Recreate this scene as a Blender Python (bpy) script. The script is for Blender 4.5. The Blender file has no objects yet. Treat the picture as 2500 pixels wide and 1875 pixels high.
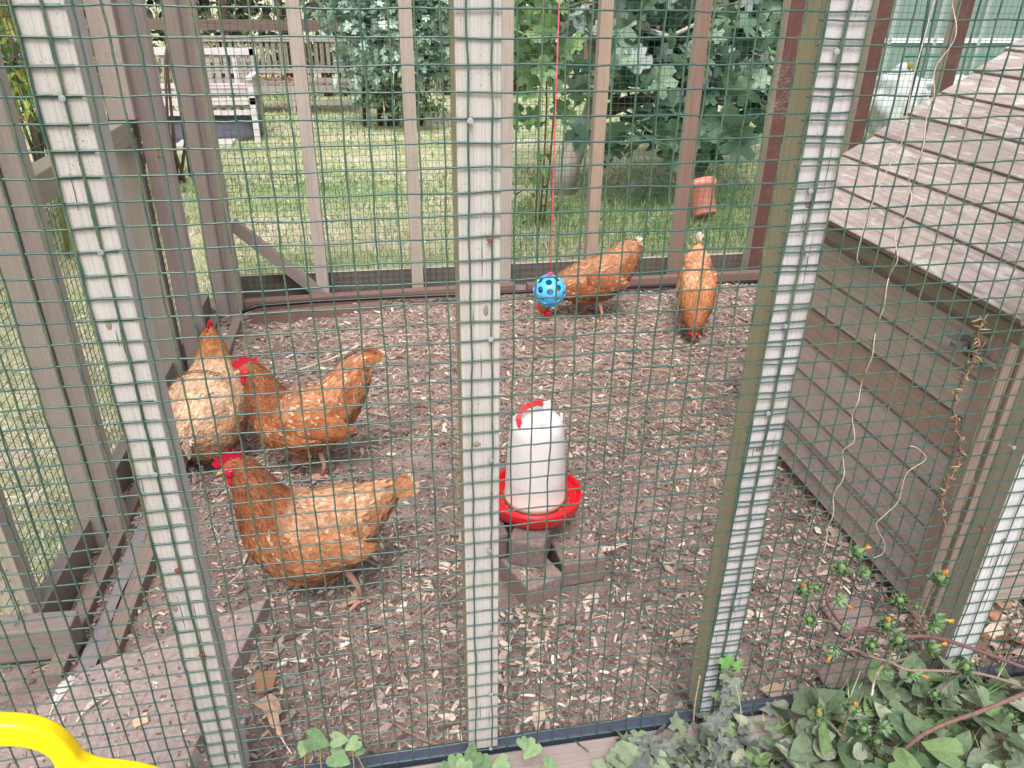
import bpy, math, random
import numpy as np
random.seed(7); RN = np.random.default_rng(11)
sc = bpy.context.scene
# ------------------------------------------------------------------ camera
CAM = np.array([-0.123991, -0.825136, 1.17])
RM = np.array([[0.9851669, -0.1711171, 0.0128476], [0.0688062, 0.4625034, 0.8839436], [0.1571999, 0.8699480, -0.4674169]])
FPX, KS = 1873.83, 1.13018
cam = bpy.data.cameras.new('camera'); camo = bpy.data.objects.new('camera', cam)
sc.collection.objects.link(camo); sc.camera = camo
cam.sensor_width = 36.0; cam.lens = FPX / 2500 * 36; cam.clip_start = 0.02; cam.clip_end = 400
from mathutils import Matrix, Vector
camo.matrix_world = Matrix([[RM[0][i], RM[1][i], -RM[2][i], CAM[i]] for i in range(3)] + [[0, 0, 0, 1]])
# ------------------------------------------------------------------ world, sun, exposure
SUN_EL, SUN_AZ = math.radians(58), math.radians(192)      # azimuth clockwise from +y
w = bpy.data.worlds.new("World"); sc.world = w; w.use_nodes = True
nt = w.node_tree; nt.nodes.clear()
sky = nt.nodes.new('ShaderNodeTexSky'); sky.sky_type = 'NISHITA'; sky.sun_disc = False
sky.sun_elevation = SUN_EL; sky.sun_rotation = SUN_AZ; sky.dust_density = 5.0; sky.air_density = 1.0; sky.ozone_density = 0.6
hs = nt.nodes.new('ShaderNodeHueSaturation'); hs.inputs['Saturation'].default_value = 0.22
bg = nt.nodes.new('ShaderNodeBackground'); bg.inputs['Strength'].default_value = 0.15
wo = nt.nodes.new('ShaderNodeOutputWorld')
nt.links.new(sky.outputs[0], hs.inputs['Color']); nt.links.new(hs.outputs[0], bg.inputs[0]); nt.links.new(bg.outputs[0], wo.inputs[0])
sl = bpy.data.lights.new('sun', 'SUN'); sl.energy = 1.5; sl.angle = math.radians(22); sl.color = (1.0, .965, .92)
so = bpy.data.objects.new('sun', sl); sc.collection.objects.link(so)
sd = Vector((math.sin(SUN_AZ) * math.cos(SUN_EL), math.cos(SUN_AZ) * math.cos(SUN_EL), math.sin(SUN_EL)))
so.rotation_euler = sd.to_track_quat('Z', 'Y').to_euler()
sc.view_settings.view_transform = 'Standard'; sc.view_settings.look = 'None'
sc.view_settings.exposure = 0.68; sc.view_settings.gamma = 1.0
# ------------------------------------------------------------------ helpers
def srgb(r, g, b, k=1.0):
    o = []
    for c in (r, g, b):
        c /= 255.0
        o.append(min(1, (c / 12.92 if c < .04045 else ((c + .055) / 1.055) ** 2.4) * k))
    return tuple(o)
def ray(x, y):
    q = np.array([(x * KS - 1250) / FPX, -(y * KS - 937.5) / FPX, 1.0]); return q @ RM
def P(x, y, Y=0.0):
    "point on the vertical plane y=Y, measured from photo position"
    d = ray(x, y); return CAM + d * (Y - CAM[1]) / d[1]
def G(x, y, z=0.0):
    d = ray(x, y); return CAM + d * (z - CAM[2]) / d[2]
def V(*a): return np.array(a, float)
def nrm(v): v = np.asarray(v, float); return v / (np.linalg.norm(v) + 1e-12)
def wl(o):
    p = np.zeros(3)
    while o is not None: p = p + np.array(o.location); o = o.parent
    return p
def tag(o, label=None, cat=None, group=None, kind=None):
    if label: o['label'] = label
    if cat: o['category'] = cat
    if group: o['group'] = group
    if kind: o['kind'] = kind
    return o
def thing(name, loc, label, cat, group=None, rz=0):
    o = bpy.data.objects.new(name, None); sc.collection.objects.link(o); o.location = [float(c) for c in loc]
    o.rotation_euler.z = rz; o.empty_display_size = .05
    return tag(o, label, cat, group)

class MB:
    def __init__(s): s.v = []; s.f = []; s.c = []; s.g = []; s.n = 0; s.sm = []
    def add(s, v, f, col, g=None, smooth=False):
        v = np.asarray(v, float).reshape(-1, 3)
        s.v.append(v); s.g.append(np.zeros_like(v) if g is None else np.asarray(g, float))
        multi = isinstance(col, list) or (isinstance(col, np.ndarray) and col.ndim == 2)
        for i, q in enumerate(f):
            s.f.append([a + s.n for a in q]); s.c.append(tuple(col[i]) if multi else tuple(col)); s.sm.append(smooth)
        s.n += len(v)
    def box(s, c, size, ax=None, col=(.3, .3, .3), cols=None, long=None):
        c = np.asarray(c, float); h = np.asarray(size, float) / 2
        A = np.eye(3) if ax is None else np.asarray(ax, float)   # rows = axes
        vs = []; gs = []; k = int(np.argmax(size)) if long is None else long
        off = RN.random(3) * 50
        for sx in (-1, 1):
            for sy in (-1, 1):
                for sz in (-1, 1):
                    l = np.array([sx, sy, sz]) * h; vs.append(c + l @ A)
                    gs.append(np.array([l[k], l[(k + 1) % 3], l[(k + 2) % 3]]) + off)
        fs = [(0, 1, 3, 2), (4, 6, 7, 5), (0, 4, 5, 1), (2, 3, 7, 6), (0, 2, 6, 4), (1, 5, 7, 3)]  # -x +x -y +y -z +z
        cc = [col] * 6
        if cols:
            for q, vv in cols.items(): cc[q] = vv
        s.add(vs, fs, cc, gs)
    def beam(s, a, b, wd, th, up=(0, 0, 1), col=(.3, .3, .3), cols=None):
        a = np.asarray(a, float); b = np.asarray(b, float); X = nrm(b - a); Y = nrm(np.cross(up, X)); Z = np.cross(X, Y)
        s.box((a + b) / 2, (np.linalg.norm(b - a), wd, th), [X, Y, Z], col, cols, long=0)
    def tube(s, pts, r, n=6, col=(.3, .3, .3), cap=True, smooth=True, cols=None):
        pts = np.asarray(pts, float); m = len(pts); r = np.full(m, r) if np.isscalar(r) else np.asarray(r)
        t = np.gradient(pts, axis=0); t /= (np.linalg.norm(t, axis=1)[:, None] + 1e-12)
        ref = V(0, 0, 1) if abs(t[0][2]) < .9 else V(1, 0, 0)
        vs = []; u = nrm(np.cross(t[0], ref))
        for i in range(m):
            u = nrm(u - t[i] * np.dot(u, t[i])); w_ = np.cross(t[i], u)
            for k in range(n):
                a = 2 * math.pi * k / n; vs.append(pts[i] + r[i] * (math.cos(a) * u + math.sin(a) * w_))
        fs = []; cl = []
        for i in range(m - 1):
            for k in range(n):
                fs.append((i * n + k, i * n + (k + 1) % n, (i + 1) * n + (k + 1) % n, (i + 1) * n + k)); cl.append(cols[i] if cols is not None else col)
        if cap: fs += [tuple(range(n - 1, -1, -1)), tuple((m - 1) * n + k for k in range(n))]; cl += [cl[0], cl[-1]]
        L = np.r_[0, np.cumsum(np.linalg.norm(np.diff(pts, axis=0), axis=1))]
        g = np.repeat(L, n)[:, None] * V(1, 0, 0) + np.tile(np.arange(n) / n * .05, m)[:, None] * V(0, 1, 0)
        s.add(vs, fs, cl, g + RN.random(3) * 20, smooth)
    def ellip(s, c, r, ax=None, nu=12, nv=8, col=(.3, .3, .3), fn=None, smooth=True):
        A = np.eye(3) if ax is None else np.asarray(ax); vs = []
        for j in range(nv + 1):
            ph = math.pi * j / nv
            for i in range(nu):
                a = 2 * math.pi * i / nu; d = V(math.sin(ph) * math.cos(a), math.sin(ph) * math.sin(a), math.cos(ph))
                k = 1 if fn is None else fn(d); vs.append(np.asarray(c) + (d * k * np.asarray(r)) @ A)
        fs = [(j * nu + i, (j + 1) * nu + i, (j + 1) * nu + (i + 1) % nu, j * nu + (i + 1) % nu) for j in range(nv) for i in range(nu)]
        s.add(vs, fs, col, None, smooth)
    def lathe(s, c, prof, n=40, col=(.3, .3, .3), cols=None, smooth=True):
        vs = [np.asarray(c) + V(r * math.cos(2 * math.pi * k / n), r * math.sin(2 * math.pi * k / n), z) for r, z in prof for k in range(n)]
        fs = []; cl = []
        for i in range(len(prof) - 1):
            for k in range(n): fs.append((i * n + k, i * n + (k + 1) % n, (i + 1) * n + (k + 1) % n, (i + 1) * n + k)); cl.append(cols[i] if cols else col)
        s.add(vs, fs, cl, None, smooth)
    def prism(s, poly, o, ax, th, col):
        "poly 2D outline in plane ax[0],ax[1]; thickness along ax[2]"
        n = len(poly); A = np.asarray(ax, float)
        vs = [np.asarray(o) + p[0] * A[0] + p[1] * A[1] + sgn * th / 2 * A[2] for sgn in (-1, 1) for p in poly]
        fs = [tuple(range(n - 1, -1, -1)), tuple(range(n, 2 * n))] + [(i, (i + 1) % n, n + (i + 1) % n, n + i) for i in range(n)]
        s.add(vs, fs, col, np.asarray(vs))
    def scatter(s, tv, tf, loc, rot, scl, col, smooth=False):
        "tv (k,3), tf faces, loc (N,3), rot (N,3,3) rows=axes, scl (N,3), col (N,3) or (N,F,3)"
        tv = np.asarray(tv, float); N = len(loc); k = len(tv)
        vv = (tv[None] * scl[:, None, :]) @ rot + loc[:, None, :]
        s.v.append(vv.reshape(-1, 3)); s.g.append((tv[None] * scl[:, None, :]).reshape(-1, 3) + np.repeat(RN.random((N, 3)) * 40, k, axis=0))
        for i in range(N):
            b = s.n + i * k
            for j, q in enumerate(tf):
                s.f.append([a + b for a in q]); s.c.append(tuple(col[i]) if col.ndim == 2 else tuple(col[i][j])); s.sm.append(smooth)
        s.n += N * k
    def build(s, name, mat, parent=None, origin=None, bevel=0, kind=None):
        v = np.concatenate(s.v); g = np.concatenate(s.g)
        if parent is not None: off = wl(parent)
        elif origin is not None: off = np.asarray(origin, float)
        else: off = np.array([(v[:, 0].min() + v[:, 0].max()) / 2, (v[:, 1].min() + v[:, 1].max()) / 2, v[:, 2].min()])
        me = bpy.data.meshes.new(name)
        cnt = np.array([len(q) for q in s.f], np.int32); idx = np.concatenate([np.asarray(q, np.int32) for q in s.f])
        me.vertices.add(len(v)); me.vertices.foreach_set('co', (v - off).astype(np.float32).ravel())
        me.loops.add(len(idx)); me.loops.foreach_set('vertex_index', idx)
        me.polygons.add(len(cnt)); me.polygons.foreach_set('loop_start', np.r_[0, np.cumsum(cnt)[:-1]].astype(np.int32))
        me.polygons.foreach_set('use_smooth', np.array(s.sm, bool))
        me.update(calc_edges=True); me.validate()
        if len(me.polygons) == len(cnt):
            ca = me.color_attributes.new('Col', 'FLOAT_COLOR', 'CORNER')
            cc = np.repeat(np.c_[np.array(s.c, float), np.ones(len(cnt))], cnt, axis=0)
            ca.data.foreach_set('color', cc.astype(np.float32).ravel())
        else: print('WARN validate changed', name, len(me.polygons), len(cnt))
        ga = me.attributes.new('gc', 'FLOAT_VECTOR', 'POINT'); ga.data.foreach_set('vector', g.astype(np.float32).ravel())
        me.materials.append(mat)
        o = bpy.data.objects.new(name, me); sc.collection.objects.link(o); 
        if parent is not None: o.parent = parent
        else: o.location = [float(c) for c in off]
        if bevel:
            m = o.modifiers.new('bevel', 'BEVEL'); m.width = bevel; m.segments = 2; m.limit_method = 'ANGLE'; m.angle_limit = 1.0
        if kind: o['kind'] = kind
        return o

# ------------------------------------------------------------------ materials
def newmat(name):
    m = bpy.data.materials.new(name); m.use_nodes = True; t = m.node_tree
    return m, t, t.nodes['Principled BSDF']
def N(t, ty, **k):
    n = t.nodes.new(ty)
    for a, b in k.items():
        if a in n.inputs: n.inputs[a].default_value = b
        else: setattr(n, a, b)
    return n
def noise(t, vec, scale, detail=4, rough=.6, dist=0):
    n = N(t, 'ShaderNodeTexNoise'); n.inputs['Scale'].default_value = scale; n.inputs['Detail'].default_value = detail
    n.inputs['Roughness'].default_value = rough; n.inputs['Distortion'].default_value = dist
    if vec is not None: t.links.new(vec, n.inputs['Vector'])
    return n
def ramp(t, fac, stops):
    r = N(t, 'ShaderNodeValToRGB'); e = r.color_ramp.elements
    while len(e) < len(stops): e.new(.5)
    for q, (p, c) in zip(e, stops): q.position = p; q.color = (*c, 1) if len(c) == 3 else c
    t.links.new(fac, r.inputs[0]); return r
def mixc(t, fac, a, b, bt='MIX'):
    m = N(t, 'ShaderNodeMix', data_type='RGBA', blend_type=bt)
    if isinstance(fac, (int, float)): m.inputs[0].default_value = fac
    else: t.links.new(fac, m.inputs[0])
    for i, q in ((6, a), (7, b)):
        if isinstance(q, tuple): m.inputs[i].default_value = (*q, 1)
        else: t.links.new(q, m.inputs[i])
    return m.outputs[2]
def bump(t, h, bs, strength, dist):
    b = N(t, 'ShaderNodeBump'); b.inputs['Strength'].default_value = strength; b.inputs['Distance'].default_value = dist
    t.links.new(h, b.inputs['Height']); t.links.new(b.outputs[0], bs.inputs['Normal']); return b
def vmat(name, rough=.7, var=.25, nscale=60, bmp=0.0, spec=.3, coat=0, trans=0, coord='obj'):
    "colour from the mesh attribute with fine natural variation"
    m, t, bs = newmat(name)
    a = N(t, 'ShaderNodeAttribute', attribute_name='Col')
    tc = N(t, 'ShaderNodeTexCoord'); n = noise(t, tc.outputs['Object'], nscale, 5, .65)
    g = (1 - var,) * 3; h = (1 + var,) * 3
    r = ramp(t, n.outputs[0], [(.3, g), (.7, h)])
    c = mixc(t, 1.0, a.outputs['Color'], r.outputs[0], 'MULTIPLY'); t.links.new(c, bs.inputs['Base Color'])
    bs.inputs['Roughness'].default_value = rough; bs.inputs['Specular IOR Level'].default_value = spec
    if coat: bs.inputs['Coat Weight'].default_value = coat; bs.inputs['Coat Roughness'].default_value = .2
    if bmp: bump(t, n.outputs[0], bs, .6, bmp)
    if trans:
        tr = N(t, 'ShaderNodeBsdfTranslucent'); t.links.new(c, tr.inputs[0]); mx = N(t, 'ShaderNodeMixShader'); mx.inputs[0].default_value = trans
        out = [x for x in t.nodes if x.type == 'OUTPUT_MATERIAL'][0]
        t.links.new(bs.outputs[0], mx.inputs[1]); t.links.new(tr.outputs[0], mx.inputs[2]); t.links.new(mx.outputs[0], out.inputs[0])
    return m
def woodmat(name, grain=.35, dirt=(0.09, .10, .05), dirt_amt=.35, fine=220, rough=.85, stain=.0):
    m, t, bs = newmat(name)
    a = N(t, 'ShaderNodeAttribute', attribute_name='Col'); g = N(t, 'ShaderNodeAttribute', attribute_name='gc')
    mp = N(t, 'ShaderNodeMapping'); mp.inputs['Scale'].default_value = (5, fine, fine); t.links.new(g.outputs['Vector'], mp.inputs[0])
    n1 = noise(t, mp.outputs[0], 1.0, 5, .6, .6)
    r1 = ramp(t, n1.outputs[0], [(.28, (1 - grain * 1.3,) * 3), (.5, (1, 1, 1)), (.75, (1 + grain * .7,) * 3)])
    c = mixc(t, 1.0, a.outputs['Color'], r1.outputs[0], 'MULTIPLY')
    n2 = noise(t, g.outputs['Vector'], 14, 6, .7, .3)
    r2 = ramp(t, n2.outputs[0], [(.5, (0, 0, 0)), (.72, (1, 1, 1))])
    mm = N(t, 'ShaderNodeMath', operation='MULTIPLY'); t.links.new(r2.outputs[0], mm.inputs[0]); mm.inputs[1].default_value = dirt_amt
    c = mixc(t, mm.outputs[0], c, dirt)
    n3 = noise(t, g.outputs['Vector'], 420, 3, .6)           # dark specks of mould and lichen
    r3 = ramp(t, n3.outputs[0], [(.62, (0, 0, 0)), (.70, (1, 1, 1))])
    n4 = noise(t, g.outputs['Vector'], 25, 3, .6); r4 = ramp(t, n4.outputs[0], [(.40, (0, 0, 0)), (.58, (.9, .9, .9))])
    sp = mixc(t, 1.0, r3.outputs[0], r4.outputs[0], 'MULTIPLY')
    c = mixc(t, sp, c, (.04, .035, .03))
    if stain:
        mp2 = N(t, 'ShaderNodeMapping'); mp2.inputs['Scale'].default_value = (9, 40, 40); t.links.new(g.outputs['Vector'], mp2.inputs[0])
        n5 = noise(t, mp2.outputs[0], 1.0, 6, .75, 1.2); r5 = ramp(t, n5.outputs[0], [(.52, (0, 0, 0)), (.66, (stain,) * 3)])
        c = mixc(t, r5.outputs[0], c, (.62, .58, .56))
    t.links.new(c, bs.inputs['Base Color']); bs.inputs['Roughness'].default_value = rough; bs.inputs['Specular IOR Level'].default_value = .2
    bump(t, n1.outputs[0], bs, .5, .0015)
    return m
M_wood = woodmat('weathered_grey_timber', grain=.2, fine=480, dirt_amt=.36, dirt=(.26, .245, .19))
M_brown = woodmat('brown_stained_timber', grain=.26, dirt=(.20, .18, .12), dirt_amt=.25, fine=300)
M_roof = woodmat('roof_boards', grain=.32, dirt=(.16, .13, .12), dirt_amt=.4, fine=120, stain=.8)
M_leaf = vmat('leaf', .5, .2, 90, 0, .4, trans=.2)
M_leafm = vmat('dusty_leaf', .75, .22, 120, .0006, .3, trans=.15)
M_feath = vmat('feathers', .75, .16, 160, 0, .2, trans=.1)
M_flat = vmat('painted', .6, .15, 40)
M_chip = vmat('chips', .85, .3, 220, 0, .15)
M_stone = vmat('brick_stone', .92, .28, 130, .002, .15)
M_metal, _t, _b = newmat('galvanised'); _b.inputs['Base Color'].default_value = (.42, .44, .50, 1); _b.inputs['Metallic'].default_value = .6; _b.inputs['Roughness'].default_value = .5
M_plast = vmat('plastic', .35, .06, 25, 0, .5)

def wiremat():
    m, t, bs = newmat('green_coated_wire')
    a = N(t, 'ShaderNodeAttribute', attribute_name='Col'); tc = N(t, 'ShaderNodeTexCoord')
    n = noise(t, tc.outputs['Object'], 30, 4, .65); n2 = noise(t, tc.outputs['Object'], 500, 2, .6)
    r = ramp(t, n.outputs[0], [(.38, (.1, .1, .1)), (.56, (1, 1, 1))]); r2 = ramp(t, n2.outputs[0], [(.35, (.2,) * 3), (.6, (1,) * 3)])
    f = mixc(t, 1.0, r.outputs[0], r2.outputs[0], 'MULTIPLY')
    sep = N(t, 'ShaderNodeSeparateColor'); t.links.new(a.outputs['Color'], sep.inputs[0])   # R = how mossy this wire is
    mm = mixc(t, 1.0, f, a.outputs['Color'], 'MULTIPLY')
    c = mixc(t, mm, (.014, .076, .072), (.15, .175, .085)); t.links.new(c, bs.inputs['Base Color'])
    bs.inputs['Roughness'].default_value = .3; bs.inputs['Specular IOR Level'].default_value = .75
    bump(t, n2.outputs[0], bs, .4, .0006)
    return m
M_wire = wiremat()

def groundmat():
    m, t, bs = newmat('lawn_turf'); tc = N(t, 'ShaderNodeTexCoord')
    mp = N(t, 'ShaderNodeMapping'); mp.inputs['Scale'].default_value = (.6, 1.6, 1); t.links.new(tc.outputs['Object'], mp.inputs[0])
    n = noise(t, mp.outputs[0], 1.3, 5, .6); n2 = noise(t, tc.outputs['Object'], 60, 5, .7)
    a = ramp(t, n.outputs[0], [(.36, srgb(144, 162, 114)), (.48, srgb(178, 182, 140)), (.6, srgb(208, 196, 174))])
    b = ramp(t, n2.outputs[0], [(.3, (.55,) * 3), (.7, (1.3,) * 3)])
    c = mixc(t, 1.0, a.outputs[0], b.outputs[0], 'MULTIPLY'); t.links.new(c, bs.inputs['Base Color']); bs.inputs['Roughness'].default_value = .95
    bump(t, n2.outputs[0], bs, .8, .02); return m
def soilmat():
    m, t, bs = newmat('chicken_run_soil'); tc = N(t, 'ShaderNodeTexCoord')
    n = noise(t, tc.outputs['Object'], 7, 6, .65); n2 = noise(t, tc.outputs['Object'], 140, 6, .75); v = N(t, 'ShaderNodeTexVoronoi'); v.inputs['Scale'].default_value = 130
    t.links.new(tc.outputs['Object'], v.inputs['Vector'])
    a = ramp(t, n.outputs[0], [(.35, srgb(124, 105, 99)), (.65, srgb(160, 141, 133))])
    b = ramp(t, n2.outputs[0], [(.28, (.6,) * 3), (.5, (1,) * 3), (.78, (1.5,) * 3)])
    c = mixc(t, 1.0, a.outputs[0], b.outputs[0], 'MULTIPLY')
    r = ramp(t, v.outputs['Distance'], [(.08, (1, 1, 1)), (.14, (0, 0, 0))]); r3 = ramp(t, n2.outputs[0], [(.55, (0, 0, 0)), (.6, (.8,) * 3)])
    f = mixc(t, 1.0, r.outputs[0], r3.outputs[0], 'MULTIPLY'); c = mixc(t, f, c, srgb(200, 185, 170))
    t.links.new(c, bs.inputs['Base Color']); bs.inputs['Roughness'].default_value = .95
    bump(t, n2.outputs[0], bs, .9, .006); return m
M_lawn = groundmat(); M_soil = soilmat()

# ------------------------------------------------------------------ setting
def hgt(x, y):
    return (.006 * np.sin(x * 9 + 1.3 * y) + .005 * np.sin(y * 13 - x * 5) + .003 * np.sin(x * 31 + y * 23) - .012 * np.exp(-((x - .95) ** 2 + (y - 1.45) ** 2) / .05) - .01 * np.exp(-((x - .35) ** 2 + (y - 1.0) ** 2) / .04) - .008 * np.exp(-((x + .2) ** 2 + (y - .75) ** 2) / .02))
b = MB()
b.add([(-150, -150, -.03), (150, -150, -.03), (150, 150, -.03), (-150, 150, -.03)], [(0, 1, 2, 3)], (.3, .3, .3))
b.build('lawn', M_lawn, origin=(0, 0, 0), kind='structure')
b = MB(); nx, ny = 170, 140; X0, X1, Y0, Y1 = -.90, 3.6, -1.6, 2.26
gx, gy = np.meshgrid(np.linspace(X0, X1, nx), np.linspace(Y0, Y1, ny)); gz = hgt(gx, gy)
edge = np.minimum.reduce([gx - X0, X1 - gx, gy - Y0, Y1 - gy]); gz = np.where(edge < .02, -.04, gz)
b.add(np.c_[gx.ravel(), gy.ravel(), gz.ravel()], [(j * nx + i, j * nx + i + 1, (j + 1) * nx + i + 1, (j + 1) * nx + i) for j in range(ny - 1) for i in range(nx - 1)], (.3, .3, .3), smooth=True)
b.build('soil', M_soil, origin=(0, 0, 0), kind='structure')

def rotz(a): 
    c, s_ = np.cos(a), np.sin(a); z = np.zeros_like(a); o = np.ones_like(a)
    return np.stack([np.stack([c, s_, z], -1), np.stack([-s_, c, z], -1), np.stack([z, z, o], -1)], -2)
def rot3(a, tx, ty):
    cx, sx = np.cos(tx), np.sin(tx); cy, sy = np.cos(ty), np.sin(ty); z = np.zeros_like(a); o = np.ones_like(a)
    RX = np.stack([np.stack([o, z, z], -1), np.stack([z, cx, sx], -1), np.stack([z, -sx, cx], -1)], -2)
    RY = np.stack([np.stack([cy, z, -sy], -1), np.stack([z, o, z], -1), np.stack([sy, z, cy], -1)], -2)
    return RX @ RY @ rotz(a)
# wood chips: little splintered wedges
chipV = np.array([[-.5, -.35, 0], [.1, -.5, 0], [.5, -.1, 0], [.35, .42, 0], [-.4, .4, 0], [-.45, -.3, 1], [.08, -.42, 1.2], [.42, -.08, .9], [.3, .36, 1.1], [-.35, .34, .8]])
chipF = [(0, 1, 6, 5), (1, 2, 7, 6), (2, 3, 8, 7), (3, 4, 9, 8), (4, 0, 5, 9), (5, 6, 7, 8, 9)]
PAL = np.array([srgb(*c) for c in [(128, 109, 103), (144, 123, 115), (116, 99, 95), (172, 152, 143), (190, 170, 158), (208, 188, 172), (220, 206, 190), (146, 127, 121), (104, 89, 86), (164, 144, 134), (180, 159, 145)]])
def clear(x, y):   # keep litter off bricks and slab
    k = np.ones(len(x), bool)
    k &= ~((x > .09) & (x < .31) & (y > .38) & (y < .62)) & ~((x > .07) & (x < .19) & (y > .36) & (y < .56))
    k &= ~((x < -.44 + (y - .2) * .1) & (x > -.8) & (y < .47 - (-.41 - x) * .44) )
    return k
def chips(n, x0, x1, y0, y1, smin, smax, pale=0, zoff=0, seed=1):
    R_ = np.random.default_rng(seed); x = R_.uniform(x0, x1, n); y = R_.uniform(y0, y1, n)
    d = np.sin(x * 5.1 + 2) * np.sin(y * 4.3 + .6) + .5 * np.sin(x * 11 + y * 7); k = clear(x, y) & (R_.random(n) < .74 + .36 * d + .2 * (y > 1.1)); x, y = x[k], y[k]; n = len(x)
    s_ = smin * (smax / smin) ** (R_.random(n) ** 1.5); asp = R_.uniform(.13, .5, n)
    loc = np.c_[x, y, hgt(x, y) + R_.uniform(0, .006, n) + zoff]
    rot = rot3(R_.uniform(0, 6.28, n), R_.normal(0, .3, n), R_.normal(0, .22, n))
    scl = np.c_[s_, s_ * asp, R_.uniform(.0015, .0035, n)]
    ci = R_.choice(len(PAL), n, p=np.array([.14, .15, .11, .13, .10, .06 + pale, .03 + pale, .1, .08, .1 - pale, .1 - pale]) / 1.1 * 1.1 / np.sum([.14, .15, .11, .13, .10, .06 + pale, .03 + pale, .1, .08, .1 - pale, .1 - pale]))
    col = PAL[ci] * R_.uniform(.75, 1.25, n)[:, None]
    return loc, rot, scl, col
b = MB()
for a in [(30000, -.82, 1.9, .02, 2.14, .005, .026, .0, 0, 1), (18000, -.78, 1.0, .02, 1.1, .004, .018, .0, 0, 2), (1500, -.5, 1.2, .02, .6, .018, .04, .05, .003, 3),
          (2500, .0, 1.25, -.02, .35, .01, .034, .06, .003, 4), (3600, -.75, 1.8, .9, 2.1, .012, .036, .03, .003, 5), (1200, .85, 1.5, -.05, .5, .02, .05, .08, .003, 6)]:
    b.scatter(chipV, chipF, *chips(*a))
tag(b.build('wood_chips', M_chip, origin=(0, 0, 0)), 'brown and pale bark and wood chips strewn over the floor of the chicken run', 'wood chips', kind='stuff')
# straw
sV = np.array([[-.5, -.5, 0], [0, -.5, .6], [.5, -.4, .1], [.5, .4, .1], [0, .5, .6], [-.5, .5, 0], [0, 0, 1.6]]); sF = [(0, 1, 6), (1, 2, 6), (2, 3, 6), (3, 4, 6), (4, 5, 6), (5, 0, 6)]
def straw(b, n, x0, x1, y0, y1, l0, l1, seed, pal, wdt=(.0008, .002), tilt=.12):
    R_ = np.random.default_rng(seed); x = R_.uniform(x0, x1, n); y = R_.uniform(y0, y1, n); k = clear(x, y); x, y = x[k], y[k]; n = len(x)
    loc = np.c_[x, y, hgt(x, y) + R_.uniform(.003, .012, n)]; rot = rot3(R_.uniform(0, 6.28, n), R_.normal(0, .2, n), R_.normal(0, tilt, n))
    scl = np.c_[R_.uniform(l0, l1, n), R_.uniform(*wdt, n), R_.uniform(.0008, .0016, n)]
    b.scatter(sV, sF, loc, rot, scl, np.array(pal)[R_.integers(0, len(pal), n)] * R_.uniform(.8, 1.15, n)[:, None])
SP = [srgb(200, 182, 158), srgb(176, 154, 132), srgb(150, 126, 108), srgb(214, 200, 180), srgb(128, 104, 92)]
b = MB()
straw(b, 4500, -.8, 1.6, .05, 2.1, .010, .045, 21, SP); straw(b, 2600, -.7, 1.0, 1.0, 1.95, .02, .07, 22, SP)
straw(b, 60, -.3, 1.0, .05, 1.2, .06, .12, 23, SP, (.0012, .0022), .04)
tag(b.build('straw', M_chip, origin=(0, 0, 0)), 'pale straw and dry stems lying loose among the wood chips', 'straw', kind='stuff')
b = MB(); SP2 = [srgb(200, 192, 178), srgb(176, 168, 152), srgb(150, 140, 126), srgb(140, 148, 110), srgb(110, 100, 92)]
straw(b, 9000, -2.1, -.86, .0, 2.25, .02, .09, 24, SP2, (.0012, .003), .3)
tag(b.build('dry_grass_litter', M_chip, origin=(0, 0, 0)), 'grey dry grass and hay litter outside the left side of the run', 'dry grass', kind='stuff')
# lawn grass blades
gV = np.array([[0, -.5, 0], [0, .5, 0], [.25, .4, .55], [.25, -.4, .55], [.7, 0, 1]]); gF = [(0, 1, 2, 3), (3, 2, 4)]
GP = np.array([srgb(*c) for c in [(144, 168, 112), (122, 154, 98), (170, 182, 132), (200, 194, 158), (216, 204, 182), (104, 140, 88)]])
def grass(b, n, x0, x1, y0, y1, h0, h1, seed, dry=.4, wd=(.002, .005), z=-.03, lush=None):
    R_ = np.random.default_rng(seed); x = R_.uniform(x0, x1, n); y = y0 + (y1 - y0) * R_.random(n) ** 1.3
    k = ~((x < X1) & (x > X0) & (y < Y1)); x, y = x[k], y[k]; n = len(x)
    loc = np.c_[x, y, np.full(n, z)]; rot = rot3(R_.uniform(0, 6.28, n), R_.normal(0, .35, n), R_.normal(0.1, .4, n))
    far = 1 + np.clip(y - 2.3, 0, 8) * .35
    h = R_.uniform(h0, h1, n) * np.where(y < 2.9, 1.25, 1.0); scl = np.c_[h * .6, R_.uniform(*wd, n) * far, h]
    dr = dry + .38 * np.sin(y * 2.6 + .8 + .8 * np.sin(x * 1.3)) + .15 * np.sin(x * 3.1)
    if lush is not None: dr = dr - lush * ((x > .4) & (y < 4.2))
    isd = R_.random(n) < dr; ci = np.where(isd, R_.choice([2, 3, 4], n), R_.choice([0, 1, 5, 2], n))
    b.scatter(gV, gF, loc, rot, scl, GP[ci] * R_.uniform(.8, 1.15, n)[:, None])
b = MB()
grass(b, 42000, -2.4, 4.2, 2.26, 4.6, .018, .045, 31, .5, lush=.5); grass(b, 36000, -4.5, 7, 4.2, 10, .018, .04, 32, .55, (.003, .006))
grass(b, 6000, .35, 2.6, 2.26, 3.6, .06, .12, 33, .1)
tag(b.build('lawn_grass', M_leaf, origin=(0, 0, 0)), 'short patchy green and straw coloured lawn grass beyond the run', 'grass', kind='stuff')

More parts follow.
